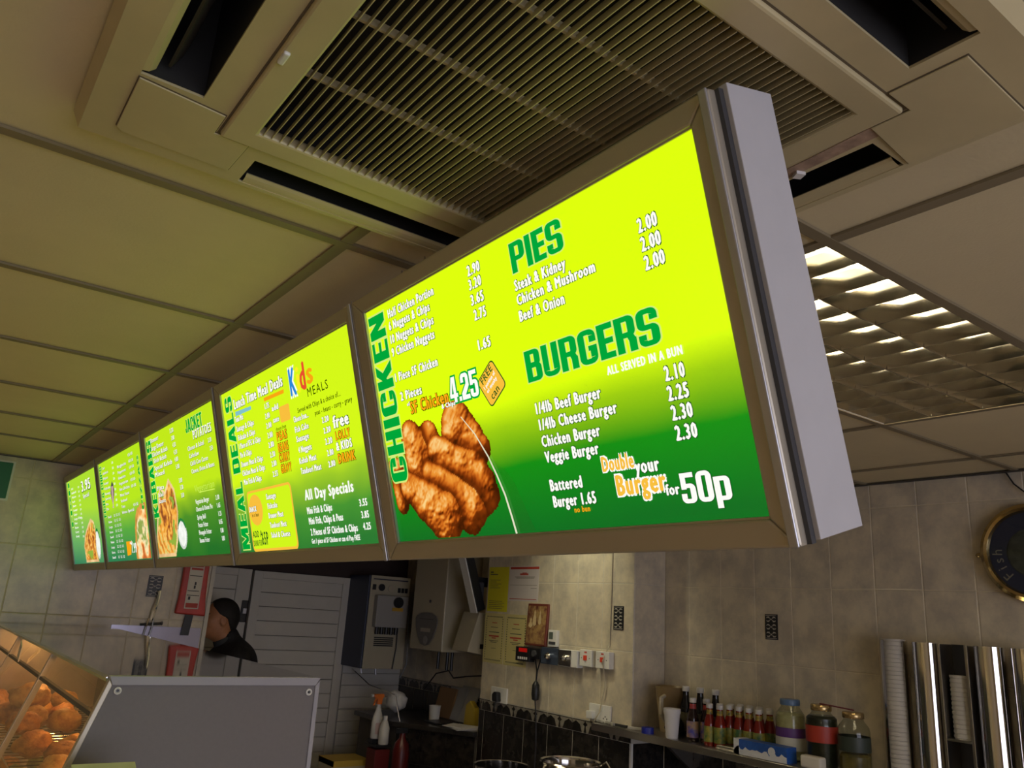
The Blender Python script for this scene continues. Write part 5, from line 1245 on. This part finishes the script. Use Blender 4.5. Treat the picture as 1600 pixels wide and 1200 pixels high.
wb = MB().lathe([(.001, 0), (.036, .002), (.040, .01), (.040, .10), (.034, .135), (.020, .175), (.014, .20), (.014, .215)], n=18).build('bottle', pm('white bottle', (.62, .60, .56), .35), sp_, smooth=True); wb.scale = (1.0, .7, 1); MB().box(-.024, -.0405, .03, .024, -.039, .10).build('label', pm('pink label', (.55, .40, .38), .5), wb)
og = pm('orange plastic', (.70, .17, .02), .4); hd = MB().prism([(-.016, .212), (.016, .212), (.018, .245), (.030, .262), (.026, .276), (-.044, .276), (-.046, .258), (-.018, .245)], -.013, .013, 'y').build('head', og, sp_, bevel=.003)
MB().prism([(-.020, .250), (-.030, .248), (-.044, .205), (-.036, .203)], -.006, .006, 'y').build('trigger', og, sp_); MB().cyl((-.046, 0, .267), (-.062, 0, .267), .008, n=10).build('nozzle', M['white'], sp_)
w2 = thing('white_bottle', 'plain white plastic bottle right of the spray bottle', 'bottle', (2.750, 5.036, EYE - .86)); MB().lathe([(.001, 0), (.032, .002), (.034, .01), (.034, .10), (.020, .14), (.012, .15)], n=16).build('bottle', MATS['white bottle'], w2, smooth=True); MB().cyl((0, 0, .148), (0, 0, .175), .014, n=12).build('cap', M['white'], w2)
ls = thing('side_shelf', 'narrow dark shelf holding bottles beside the worktop', 'shelf', (0, 0, 0)); MB().box(2.68, 4.998, EYE - .872, 2.795, 5.16, EYE - .86).build('board', M['black'], ls); MB().box(2.69, 5.078, EYE - .86, 2.78, 5.15, EYE - .835).build('step', M['black'], ls)
rx = thing('red_box', 'dark red box below the spray bottle', 'box', (2.735, 5.06, 0)); MB().box(-.055, -.06, .45, .05, .06, EYE - .885).build('box', pm('dark red card', (.14, .012, .012), .5), rx, bevel=.003); MB().box(-.05, -.055, 0, .05, .055, .45).build('base_box', pm('brown card', (.30, .20, .12), .7), rx)
fe = thing('fire_extinguisher', 'dim red fire extinguisher in front of the black tiles', 'extinguisher', (2.80, 4.88, .45)); MB().lathe([(.001, 0), (.050, .004), (.055, .02), (.055, .42), (.045, .47), (.02, .50), (.018, .53)], n=20).build('cylinder', pm('red enamel', (.10, .008, .008), .35), fe, smooth=True); MB().box(-.05, -.012, .53, .03, .012, .56).build('handle', M['black'], fe); MB().lathe([(.055, -.45), (.055, -.002)], n=16).build('stand', M['black'], fe)
yc = thing('open_carton', 'cream and yellow carton at the bottom beside the doors', 'carton', (2.645, 5.36, 0)); MB().box(-.13, -.12, 0, .13, .12, EYE - .985).build('box', pm('cream carton card', (.52, .44, .26), .7), yc, bevel=.002); MB().box(-.13, -.121, EYE - 1.02, .131, .121, EYE - .984).build('top_band', pm('yellow carton print', (.58, .38, .05), .6), yc); MB().box(-.10, -.1225, EYE - 1.10, .02, -.121, EYE - 1.06).build('print', rp, yc)
# monitor angled off the pier and the pale box below it
mo = thing('monitor', 'dark flat monitor seen edge-on beside the pier', 'monitor', (3.03, 4.56, EYE + .20)); sc_ = MB().box(-.018, -.02, -.20, .050, .05, .20).build('screen', M['black'], mo, bevel=.004); sc_.rotation_euler = (0, R(-20), 0); bz = MB().box(-.026, -.022, -.205, -.018, .052, .205).build('bezel', M['white'], mo); bz.rotation_euler = (0, R(-20), 0); MB().box(.0, .0, -.03, .32, .04, .03).build('bracket', M['black'], mo); MB().box(.02, -.015, -.13, .10, .05, .0).build('back_housing', M['darkgrey'], mo, bevel=.01)
pb = thing('pale_box', 'pale wall box hanging under the monitor', 'box', (3.09, 4.60, EYE - .245)); q = MB().prism([(-.045, 0), (.16, -.03), (.20, .23), (.03, .25)], -.03, .16, 'y').build('box', M['cream'], pb, bevel=.004); MB().box(.05, -.032, .02, .08, -.03, .05).build('knob', M['black'], pb); MB().box(.12, .0, .05, .258, .12, .17).build('wall_mount', M['cream'], pb)
cd = prop('black_cable', 'loose black cable curling under the boiler', 'cable', MB().tube([(3.20, 5.30, ZW + .02), (3.17, 5.28, EYE - .55), (3.20, 5.18, EYE - .43), (3.22, 5.05, EYE - .40), (3.20, 4.95, EYE - .44), (3.24, 4.85, EYE - .42), (3.28, 4.6, EYE - .39), (3.33, 4.52, EYE - .39)], .005, 6), M['black'])

# ================================================================ pier: notices and switch gear
xf = XC - .0005
def card(name, label, cat, y0, y1, z0, z1, mat, t=.0012):
    o = thing(name, label, cat, (xf, (y0 + y1) / 2, EYE + (z0 + z1) / 2)); w, h = abs(y1 - y0) / 2, abs(z1 - z0) / 2
    s = MB().box(-t, -w, -h, 0, w, h).build('sheet', mat, o); return o, s, w, h
def lines(s, w, h, rows, mat, t=.0016):
    """printed lines: (z, y0, y1, thickness) in half-size units; +y lies to the viewer's left"""
    for z, a, b, th in rows: MB().box(-t, -b * w, z * h, -.0011, -a * w, z * h + th).build('print_line', mat, s)
ky = pm('grey print', (.10, .10, .06), .7)
o, s, w, h = card('yellow_notice', 'bright yellow notice at the top left of the pier', 'notice', 4.474, 4.255, .017, .296, pm('yellow paper', (.62, .58, .02), .7)); lines(s, w, h, [(.74, -.85, -.55, .008), (.64, -.85, -.1, .006)] + [(.4 - .09 * k, -.85, (.2, -.2, .3, 0)[k % 4], .003) for k in range(5)] + [(-.55 - .08 * k, -.85, (.5, .7)[k % 2], .003) for k in range(5)], ky)
o, s, w, h = card('white_notice', 'white notice with a red band across its top', 'notice', 4.250, 3.945, .087, .300, pm('notice paper', (.62, .57, .56), .7)); lines(s, w, h, [(.82, -.92, 1.0, .014), (.48, -.25, .3, .010), (.58, -.1, .2, .005), (-.9, -.9, .9, .004)], rp); lines(s, w, h, [(.36, -.6, .75, .003), (.30, -.5, .7, .003), (-.1, -.9, .9, .0015), (-.28, .5, .9, .002)], ky)
for k, (a, b, la) in enumerate(((4.487, 4.268, 'cream certificate with dark border at the left edge of the pier'), (4.262, 4.030, 'cream certificate with dark border beside the icon plaque'))):
    o, s, w, h = card('certificate', la, 'certificate', a, b, -.297, .005, pm('cream certificate paper', (.58, .51, .22), .7)); o['group'] = 'certificates on the pier'
    bm_ = []
    for t in range(14): bm_ += [(.84, -.80 + .116 * t, -.80 + .116 * t + .07, .007), (-.90, -.80 + .116 * t, -.80 + .116 * t + .07, .007)]
    for t in range(17): bm_ += [(-.80 + .097 * t, -.84, -.78, .008), (-.80 + .097 * t, .78, .84, .008)]
    lines(s, w, h, bm_, pm('border print', (.07, .08, .05), .7)); lines(s, w, h, [(.42, -.35, .35, .004), (.22, -.5, .5, .005), (-.12, -.45, .45, .004), (-.18, -.3, .3, .004), (-.42, -.2, .25, .003)], ky); lines(s, w, h, [(.60, -.25, .25, .005), (.05, -.5, .5, .009), (-.02, -.2, .2, .006)], rp)
ic = thing('icon_plaque', 'wooden picture plaque in brown and gold leaning on the switches', 'plaque', (xf - .012, 3.925, EYE - .166)); pl = MB().box(-.012, -.098, 0, .006, .098, .242).build('board', pm('dark red wood', (.16, .035, .022), .4), ic, bevel=.004); ic.rotation_euler = (0, R(3), 0)
MB().box(-.0135, -.086, .012, -.012, .086, .228).build('picture', pm('ochre picture', (.42, .27, .10), .5, col2=(.14, .035, .025), scale=26), pl)
for y, z, a, b in ((.02, .11, .018, .07), (-.03, .12, .014, .06), (.055, .10, .02, .035)): MB().lathe([(.001, 0), (a, .01), (a * .8, b * .7), (a * .35, b), (a * .45, b + .012), (.001, b + .024)], (0, 0, 0), 10).build('figure', pm('gold print', (.62, .48, .26), .5), pl, smooth=True, loc=(-.0137, y, z)).scale = (.05, 1, 1)
def plate_(name, label, cat, y0, y1, z0, z1, mat, d=.03, bev=.003):
    o = thing(name, label, cat, (xf, (y0 + y1) / 2, EYE + (z0 + z1) / 2)); w, h = abs(y1 - y0) / 2, abs(z1 - z0) / 2; f = MB().box(-d, -w, -h, 0, w, h).build('body', mat, o, bevel=bev); return o, f, w, h, d
o, f, w, h, d = plate_('thermostat', 'small white thermostat with grey display', 'thermostat', 3.805, 3.727, -.160, -.068, M['white'], .022); MB().box(-d - .001, -.005, -.005, -d, .03, .034).build('display', pm('lcd', (.10, .12, .10), .3), f); MB().box(-d - .002, -.03, -.034, -d, .03, -.018).build('buttons', M['darkgrey'], f)
o, f, w, h, d = plate_('digital_timer', 'black digital timer with red figures', 'timer', 4.080, 3.945, -.258, -.177, M['black'], .045); MB().box(-d - .001, -.045, .012, -d, .035, .034).build('display', glow('red led', (.5, .01, .006), .5), f)
for k in range(5): MB().box(-d - .002, -.05 + .02 * k, -.030, -d, -.038 + .02 * k, -.016).build('key', M['white'], f)
o, f, w, h, d = plate_('dark_controller', 'black box right of the digital timer', 'controller', 3.943, 3.842, -.236, -.178, M['black'], .045); MB().cyl((-d - .012, 0, 0), (-d, 0, 0), .018, n=14).build('knob', M['darkgrey'], f)
for k, (a, b, la) in enumerate(((3.835, 3.680, 'blue-grey metal knob switch beside the black controller'), (3.674, 3.515, 'steel knob switch on a white back box'))):
    o, f, w, h, d = plate_('knob_switch', la, 'switch', a, b, -.256, -.166, pm('blue steel', (.10, .13, .20), .3, .6) if k == 0 else M['white'], .045)
    if k: MB().box(-d - .004, -.03, -h + .003, -d, w - .003, h - .003).build('faceplate', M['steelb'], f); 
    MB().lathe([(.020, 0), (.020, -.012), (.014, -.016), (.010, -.03), (.001, -.031)], (-d - .004, -.005 + .018 * k, 0), 16, 'x').build('knob', M['chrome'], f, smooth=True)
for k, (a, b, la) in enumerate(((3.507, 3.410, 'white cooker switch with red rocker, left of two'), (3.378, 3.272, 'white cooker switch with red rocker, right of two'))):
    o, f, w, h, d = plate_('rocker_switch', la, 'switch', a, b, -.242, -.156, M['white'], .035); o['group'] = 'red rocker switches on the pier'
    MB().prism([(.012, -.012), (-.012, -.012), (-.012, .014), (.012, .014)], -d - .007, -d, 'x').build('rocker', pm('red rocker', (.75, .07, .03), .3), f, bevel=.002); MB().box(-d - .001, -.010, .026, -d, .010, .034).build('neon', rp, f)
    for s in (-1, 1): MB().cyl((-d - .001, s * .032, 0), (-d, s * .032, 0), .003, n=8).build('screw', M['darkgrey'], f)
o, f, w, h, d = plate_('plug_socket', 'white socket with a black plug in it, low on the pier', 'socket', 4.357, 4.190, -.520, -.432, M['white'], .012); pg = MB().prism([(-.034, -.036), (.022, -.036), (.026, .004), (.008, .020), (-.024, .018)], -d - .034, -d, 'x').build('plug', M['black'], f, bevel=.006); MB().box(-d - .003, .034, .010, -d, .050, .030).build('rocker', M['white'], f)
MB().tube([(-d - .02, -.006, -.034), (-d - .03, -.004, -.07), (-d - .01, -.002, -.12)], .004, 6).build('flex', M['black'], pg)
o, f, w, h, d = plate_('double_socket', 'white double socket low on the right of the pier', 'socket', 3.443, 3.277, -.510, -.424, M['white'], .012); MB().prism([(.022, -.030), (.072, -.034), (.074, .006), (.030, .008)], -d - .030, -d, 'x').build('adaptor', M['white'], f, bevel=.004)
for s in (0.0, -.03): MB().box(-d - .003, s + .002, .016, -d, s + .016, .036).build('rocker', M['white'], f)
for y, z in ((-.045, -.012), (-.058, -.022), (-.032, -.022)): MB().box(-d - .001, y - .003, z - .004, -d, y + .003, z + .004).build('pin_slot', M['black'], f)
ph = thing('flex_switch', 'black inline switch hanging on its flex below the timer', 'switch', (xf - .035, 3.880, EYE - .41)); MB().lathe([(.004, -.055), (.020, -.048), (.024, -.02), (.022, .03), (.012, .048), (.004, .055)], n=14).build('body', M['black'], ph, smooth=True)
MB().tube([(.0, 0, .05), (.004, .003, .11), (.006, .022, .165), (.0, .030, .195)], .0045, 6).build('flex', M['black'], ph); MB().tube([(.0, 0, .05), (.002, -.006, .11), (.0, -.028, .16), (.0, -.034, .195)], .0045, 6).build('flex', M['black'], ph); MB().tube([(0, 0, -.05), (.01, -.004, -.15), (.012, -.012, -.30), (.01, -.01, -.45)], .004, 6).build('flex', M['black'], ph)
prop('white_flex', 'thin white cable running down the pier to the double socket', 'cable', MB().tube([(xf - .004, 3.300, CEIL - .03), (xf - .005, 3.300, EYE + .2), (xf - .005, 3.305, EYE - .12), (xf - .045, 3.310, EYE - .20), (xf - .010, 3.325, EYE - .33), (xf - .02, 3.350, EYE - .46), (xf - .03, 3.385, EYE - .515), (xf - .03, 3.42, EYE - .49)], .0035, 6), pm('ivory flex', (.52, .46, .32), .5))

# ================================================================ steel shelf on the right wall
ZS = EYE - .508
sf = thing('wall_shelf', 'long brushed steel shelf on the right wall', 'shelf', (0, 0, 0))
MB().prism([(XR - .002, 1.90), (3.020, 1.90), (3.020, 3.330), (XC - .004, 3.330), (XC - .004, 3.120), (XR - .002, 3.120)], ZS - .004, ZS, 'z').build('plate', M['steelb'], sf)
MB().box(3.020, 1.90, ZS - .034, 3.026, 3.330, ZS - .0045).build('front_lip', M['steelb'], sf, bevel=.001)
for y in (2.05, 2.95): MB().prism([(XR - .002, ZS - .005), (3.10, ZS - .005), (XR - .002, ZS - .18)], y - .012, y + .012, 'y').build('bracket', M['steelb'], sf)

def bottle(name, label, group, glass, cap, lab, h=.178, r=.0255, tall=1.0, lab2=None):
    t = thing(name, label, 'bottle', group=group)
    b = MB().lathe([(.001, 0), (r * .94, .001), (r, .006), (r, h * .50), (r * .92, h * .58), (r * .55, h * .76), (r * .50, h * .88), (r * .50, h * .90)], n=16).build('bottle', glass, t, smooth=True)
    MB().lathe([(r * .56, h * .89), (r * .60, h * .90), (r * .60, h * .985), (r * .5, h), (.001, h)], n=14).build('cap', cap, t, smooth=True)
    MB().lathe([(r + .0004, h * .10), (r + .0006, h * .11), (r + .0006, h * .46), (r + .0004, h * .47)], n=16, close=False).build('label', lab, t, smooth=True)
    if lab2 is not None: MB().lathe([(r * .60, h * .72), (r * .56, h * .77), (r * .54, h * .86)], n=14, close=False).build('neck_label', lab2, t, smooth=True)
    return t
ks = pm('red sauce glass', (.17, .012, .006), .12); dk = pm('dark brown sauce glass', (.018, .008, .006), .1)
gl_ = pm('green label', (.03, .10, .035), .5, col2=(.34, .28, .03), scale=26); bl2 = pm('blue label', (.05, .05, .30), .5, col2=(.35, .22, .10), scale=30); ylab = pm('yellow neck label', (.42, .26, .02), .5, col2=(.02, .05, .02), scale=60)
wc = pm('off white cap', (.55, .53, .50), .4)
kb = bottle('sauce_bottle', 'red sauce bottle with white cap and green label in the shelf cluster', 'red sauce bottles on the shelf', ks, wc, gl_, lab2=ylab)
spots = [(3.075, 2.600), (3.080, 2.546)] + [(3.135, 2.590 - .053 * k) for k in range(5)] + [(3.190, 2.572 - .053 * k) for k in range(5)] + [(3.243, 2.560 - .053 * k) for k in range(4)]
for k, (x, y) in enumerate(spots):
    row, pos = (0, k) if k < 2 else (1, k - 2) if k < 7 else (2, k - 7) if k < 12 else (3, k - 12)
    la = 'red sauce bottle, %s from left in the %s row of the cluster' % (('first', 'second', 'third', 'fourth', 'fifth')[pos], ('front', 'second', 'third', 'rear')[row])
    if k == 0: kb.location = (x, y, ZS); kb['label'] = la
    else: dup(kb, (x, y, ZS), k * .7, la)
bb = bottle('brown_sauce_bottle', 'dark sauce bottle with blue label, nearest the foam cup', 'blue labelled sauce bottles', dk, wc, bl2, .190, .0275, lab2=pm('red neck label', (.30, .03, .03), .5))
bb.location = (3.090, 2.712, ZS); dup(bb, (3.128, 2.664, ZS), .5, 'dark sauce bottle with blue label, touching the red sauce cluster')
vb = bottle('vinegar_bottle', 'tall black vinegar bottle at the back, nearest the jug', 'black vinegar bottles', pm('black vinegar glass', (.008, .006, .006), .1), wc, pm('dark label', (.07, .06, .03), .5), .225, .030)
vb.location = (3.230, 2.880, ZS)
for x, y, la in ((3.250, 2.805, 'tall black vinegar bottle, middle one of three at the back'), (3.255, 2.715, 'tall black vinegar bottle behind the blue labelled sauces')): dup(vb, (x, y, ZS), 1.0, la)
cup = thing('foam_cup', 'white foam cup at the left of the shelf', 'cup', (3.062, 2.815, ZS)); MB().lathe([(.001, .001), (.026, 0), (.028, .004), (.037, .105), (.040, .112), (.0405, .130), (.0385, .131), (.035, .108), (.0255, .008), (.001, .007)], n=24, close=False).build('cup', pm('white foam', (.68, .66, .66), .6), cup, smooth=True)
jug = thing('plastic_jug', 'amber translucent plastic jug by the pier', 'jug', (3.235, 2.985, ZS)); MB().lathe([(.001, .001), (.048, 0), (.052, .01), (.075, .200), (.080, .212), (.078, .213), (.071, .198), (.048, .012), (.001, .010)], n=24, close=False).build('jug', pm('amber plastic', (.34, .24, .11), .35, trans=.25), jug, smooth=True)
MB().tube([(-.064, -.02, .17), (-.098, -.03, .16), (-.10, -.03, .09), (-.058, -.018, .05)], [.010, .012, .011, .009], 8).build('handle', pm('clear plastic', (.50, .44, .34), .2), jug, smooth=True)
kt = thing('black_utensil_tub', 'black rounded pot behind the white foam cup', 'pot', (3.150, 2.880, ZS)); link('pot', lump(51, .050, (.9, .9, .95), M['black']), None, kt, loc=(0, 0, .046))
for k, (y, x, c, la) in enumerate(((3.24, 3.060, (.35, .33, .30), 'steel knife handle at the left end of the shelf'), (3.17, 3.055, (.03, .03, .03), 'black tool handle at the left end of the shelf'), (3.07, 3.065, (.42, .40, .36), 'pale spatula lying on the shelf end'))):
    t = thing('utensil', la, 'utensil', (x, y, ZS + .008), R(75 + 18 * k)); MB().box(-.06, -.009, -.006, .03, .009, .008).build('handle', pm('utensil handle %d' % k, c, .4), t, bevel=.003); MB().prism([(.03, -.010), (.11, -.012), (.12, 0), (.11, .012), (.03, .010)], -.001, .001, 'z').build('blade', M['steel'], t)
bc = thing('blue_tape_roll', 'dark blue tape roll on the shelf by the jug', 'tape', (3.055, 2.965, ZS)); MB().lathe([(.012, 0), (.030, 0), (.030, .028), (.012, .028), (.012, 0)], n=20, close=False).build('roll', pm('blue tape', (.02, .03, .30), .4), bc, smooth=False)
nb = thing('napkin_box', 'blue and white carton lying along the shelf front', 'carton', (3.062, 2.292, ZS)); MB().box(-.040, -.132, 0, .026, .132, .060).build('box', pm('blue carton', (.02, .09, .36), .45, var=.3, scale=20), nb, bevel=.001)
mz = MB(); 
pts = [(-.132, .0), (.132, .0)] + [(.132 - .264 * k / 22, .014 + .012 * abs(math.sin(k * 2.3)) + .004 * (k % 3)) for k in range(23)]
mz.add([(-.0405, y, z) for y, z in pts], [tuple(range(len(pts)))]); mz.build('white_wave_print', pm('white carton print', (.55, .56, .58), .5), nb); MB().box(-.0405, .105, .0, .0265, .1325, .061).build('end_print', MATS['white carton print'], nb)
MB().lathe([(.001, -.001), (.018, 0)], (-.0408, -.06, .034), 12, 'x', close=False).build('logo_print', MATS['white carton print'], nb)
st = thing('foil_stack', 'flat stack of foil lids behind the blue carton', 'lids', (3.105, 2.50, ZS)); MB().box(-.05, -.05, 0, .04, .05, .014).build('stack', M['steelb'], st, bevel=.002)
def jar(label, x, y, r, hh, lid, lid_r, content, c_h, lab, lz):
    t = thing('pickle_jar', label, 'jar', (x, y, ZS))
    MB().lathe([(.001, 0), (r * .92, .001), (r, .010), (r, hh * .68), (r * .94, hh * .76), (lid_r * .95, hh * .87), (lid_r * .95, hh * .93)], n=24).build('glass', thin_glass('jar glass', (.80, .82, .76), .03), t, smooth=True)
    MB().lathe([(.001, .004), (r * .90, .005), (r * .955, .014), (r * .955, hh * c_h), (r * .8, hh * c_h + .01), (.001, hh * c_h + .012)], n=20).build('contents', content, t, smooth=True)
    MB().lathe([(lid_r, hh * .90), (lid_r * 1.03, hh * .91), (lid_r * 1.03, hh * .985), (lid_r * .96, hh), (.001, hh)], n=24).build('lid', lid, t, smooth=True)
    MB().lathe([(r + .0008, hh * lz[0]), (r + .001, hh * lz[0] + .001), (r + .001, hh * lz[1]), (r + .0008, hh * lz[1] + .001)], n=24, close=False).build('label', lab, t, smooth=True); return t
bl_lid = pm('blue lid', (.09, .16, .28), .35); gold = pm('gold lid', (.45, .32, .14), .25, .8)
j1 = jar('large jar of pale pickled onions with light blue lid and purple label', 3.150, 2.228, .060, .238, bl_lid, .040, pm('pickled onions', (.50, .47, .26), .3, col2=(.36, .34, .16), scale=26), .74, pm('purple label', (.09, .03, .16), .5), (.38, .53)); MB().lathe([(.0614, .04), (.0618, .042), (.0618, .088), (.0614, .09)], n=24, close=False).build('lower_label', pm('pale label', (.45, .44, .36), .5), j1, smooth=True)
j2 = jar('dark jar of gherkins with red label, between the two other jars', 3.135, 2.070, .062, .235, gold, .040, pm('gherkins', (.030, .034, .018), .3, col2=(.012, .014, .008), scale=24), .78, pm('red label', (.34, .03, .015), .5), (.40, .66))
j3 = jar('half-empty jar of yellow pickled eggs with gold lid, rightmost on the shelf', 3.145, 1.935, .060, .222, gold, .040, pm('pickled eggs', (.20, .15, .04), .3, col2=(.08, .07, .03), scale=14), .28, pm('dark green label', (.025, .035, .025), .5), (.36, .60))
wbx = thing('white_tub', 'small white tub at the shelf edge before the red label jar', 'tub', (3.052, 2.060, ZS)); MB().box(-.022, -.046, 0, .022, .046, .046).build('tub', pm('white tub plastic', (.55, .52, .46), .5), wbx, bevel=.008)
stick = thing('wooden_skewer', 'dark red stick lying across the jar lids', 'stick', (0, 0, 0)); MB().cyl((3.135, 2.075, ZS + .238), (3.145, 1.93, ZS + .229), .003, n=6).build('stick', pm('dark red wood stick', (.15, .02, .03), .5), stick)

# ================================================================ steel cup dispensers
def half_tube(r, y, x, z0, z1, a0, a1, t=.0025, n=22):
    m = MB(); vs = []
    for z in (z0, z1):
        for rr in (r, r - t):
            for i in range(n + 1):
                a = R(a0 + (a1 - a0) * i / n); vs.append((x + rr * math.cos(a), y + rr * math.sin(a), z))
    k = n + 1; fs = []
    for i in range(n): fs += [(i, i + 1, 2 * k + i + 1, 2 * k + i), (k + i, 3 * k + i, 3 * k + i + 1, k + i + 1), (i, k + i, k + i + 1, i + 1), (2 * k + i, 2 * k + i + 1, 3 * k + i + 1, 3 * k + i)]
    fs += [(0, 2 * k, 3 * k, k), (n, k + n, 3 * k + n, 2 * k + n)]
    return m.add(vs, fs)
mirror_st = pm('mirror steel tube', (.66, .64, .62), .09, 1.0)
zd0, zd1 = EYE - .95, EYE - .004
cupst = pm('stacked foam cups', (.46, .43, .37), .6)
def cup_stack(par, x, y, z0, z1, r):
    m = MB(); prof = [(.001, z1)]; z = z1
    while z > z0: prof += [(r, z), (r, z - .008), (r * .93, z - .010), (r * .93, z - .016)]; z -= .016
    m.lathe(prof[::-1] + [], (x, y, 0), 20); return m.build('cup_stack', cupst, par, smooth=True)
D = [('leftmost steel cup dispenser tube, open with white cups inside', 1.818, 'open'), ('closed mirror steel tube, second of the cup dispensers', 1.683, 'closed'), ('narrow steel rack with a short stack of white cups', 1.568, 'rack'), ('closed mirror steel tube at the right of the cup rack', 1.452, 'closed'), ('dark dispenser at the right frame edge', 1.325, 'closed')]
for la, y, kind in D:
    t = thing('cup_dispenser', la, 'cup dispenser', group='steel cup dispensers on the right wall'); x = 3.268
    MB().box(XR - .028, y - .020, zd0 + .1, XR - .004, y + .020, zd1 - .05).build('wall_strap', M['steelb'], t)
    if kind == 'open': half_tube(.052, y, x, zd0, zd1, -110, 165).build('tube', mirror_st, t, smooth=True); cup_stack(t, x, y, zd0, zd1 + .006, .045)
    elif kind == 'closed': half_tube(.0515, y, x, zd0, zd1, -180, 180, n=40).build('tube', mirror_st, t, smooth=True); MB().cyl((x, y, zd0), (x, y, zd0 + .004), .0505, n=20).build('base', M['steelb'], t)
    else:
        for s in (-1, 1): MB().box(3.225, y + s * .050 - .006, zd0, 3.325, y + s * .050 + .006, zd1).build('side_plate', M['steelb'], t, bevel=.002)
        MB().box(3.318, y - .046, zd0, 3.324, y + .046, zd1).build('back_plate', M['black'], t); cup_stack(t, 3.268, y, EYE - .335, EYE - .115, .034); MB().box(3.225, y - .045, EYE - .345, 3.318, y + .045, EYE - .337).build('stop', M['steelb'], t)

# ================================================================ wall clock
ck = thing('wall_clock', 'round wall clock with brass rim and dark blue dial', 'clock', (XR - .001, 1.290, EYE + .338))
MB().lathe([(.150, -.005), (.176, -.006), (.184, -.020), (.180, -.036), (.166, -.044), (.156, -.040), (.150, -.028)], n=48, axis='x', close=False).build('rim', pm('brass rim', (.55, .42, .20), .13, 1.0), ck, smooth=True)
MB().lathe([(.001, -.024), (.152, -.024)], n=48, axis='x', close=False).build('dial', pm('dark blue dial', (.018, .026, .060), .4), ck)
MB().lathe([(.001, -.0255), (.086, -.0255), (.090, -.0245)], n=40, axis='x', close=False).build('dial_centre', pm('grey green centre', (.055, .065, .050), .5, col2=(.02, .025, .02), scale=30), ck)
MB().lathe([(.001, -.037), (.157, -.036)], n=40, axis='x', close=False).build('glass', thin_glass('clock glass', (.94, .95, .94), .03), ck)
MB().box(-.027, -.004, -.008, -.0262, .004, .070).build('hand', M['black'], ck)
kn = MB().lathe([(.004, -.014), (.009, -.010), (.010, 0), (.008, .008), (.003, .012)], (-.026, .190, -.006), 12, 'y').build('knob', MATS['brass rim'], ck, smooth=True)
letters = {}
for k, chh in enumerate('Fish'):
    ang = R((222, 207, 193, 178)[k])                     # clockwise along the lower left of the ring
    def cb(v, f, ang=ang, chh=chh):
        xs = [p[0] for p in v]; mx = (min(xs) + max(xs)) / 2; hh = .036; rr = .106; m = MB()
        # viewer's right is -y; glyph up points outwards-reversed so the word reads along the rim
        up = Vector((math.cos(ang), math.sin(ang))); rg = Vector((up.y, -up.x))
        for p in v: pass
        pts = []
        for p in v:
            q = up * (rr + p[1] * hh / .7) + rg * ((p[0] - mx) * hh / .7); pts.append((-.0262, -q.x, q.y))
        m.add(pts, f); m.build('dial_letter', pm('pale lettering', (.24, .23, .19), .5), ck)
    font_job(chh, .0, 1.0, cb)
run_jobs()
prop('clock_cable', 'thin dark cable hanging from the ceiling above the clock', 'cable', MB().tube([(XR - .01, 1.36, CEIL - .002), (XR - .012, 1.335, EYE + .60), (XR - .014, 1.29, EYE + .555), (XR - .016, 1.22, EYE + .53)], .003, 6), M['black'])

# ================================================================ cooking range with a steel pan at the bottom edge
rg_ = thing('cooking_range', 'steel cooking range in front of the pier', 'range', (0, 0, 0)); MB().box(2.35, 1.75, .05, 3.00, 4.05, EYE - .96).build('body', M['steelb'], rg_, bevel=.004); MB().box(2.33, 1.73, EYE - .96, 3.02, 4.07, EYE - .93).build('top', M['steel'], rg_, bevel=.003)
pn = thing('steel_pan', 'round steel pan with a turned rim on the cooking range', 'pan', (2.745, 3.165, EYE - .93)); MB().lathe([(.001, .001), (.125, 0), (.135, .012), (.140, .262), (.146, .270), (.150, .276), (.146, .281), (.136, .276), (.132, .262), (.128, .016), (.001, .010)], n=40, close=False).build('pan', M['steel'], pn, smooth=True); MB().tube([(.10, -.115, .22), (.125, -.135, .268), (.135, -.105, .285), (.128, -.07, .262)], .006, 8).build('handle', M['steel'], pn, smooth=True)
p2 = thing('steel_pan', 'edge of a second steel pan at the bottom of the picture', 'pan', (2.60, 3.52, EYE - .93)); MB().lathe([(.001, .001), (.12, 0), (.13, .01), (.135, .205), (.142, .212), (.130, .210), (.124, .012), (.001, .01)], n=36, close=False).build('pan', M['steel'], p2, smooth=True)
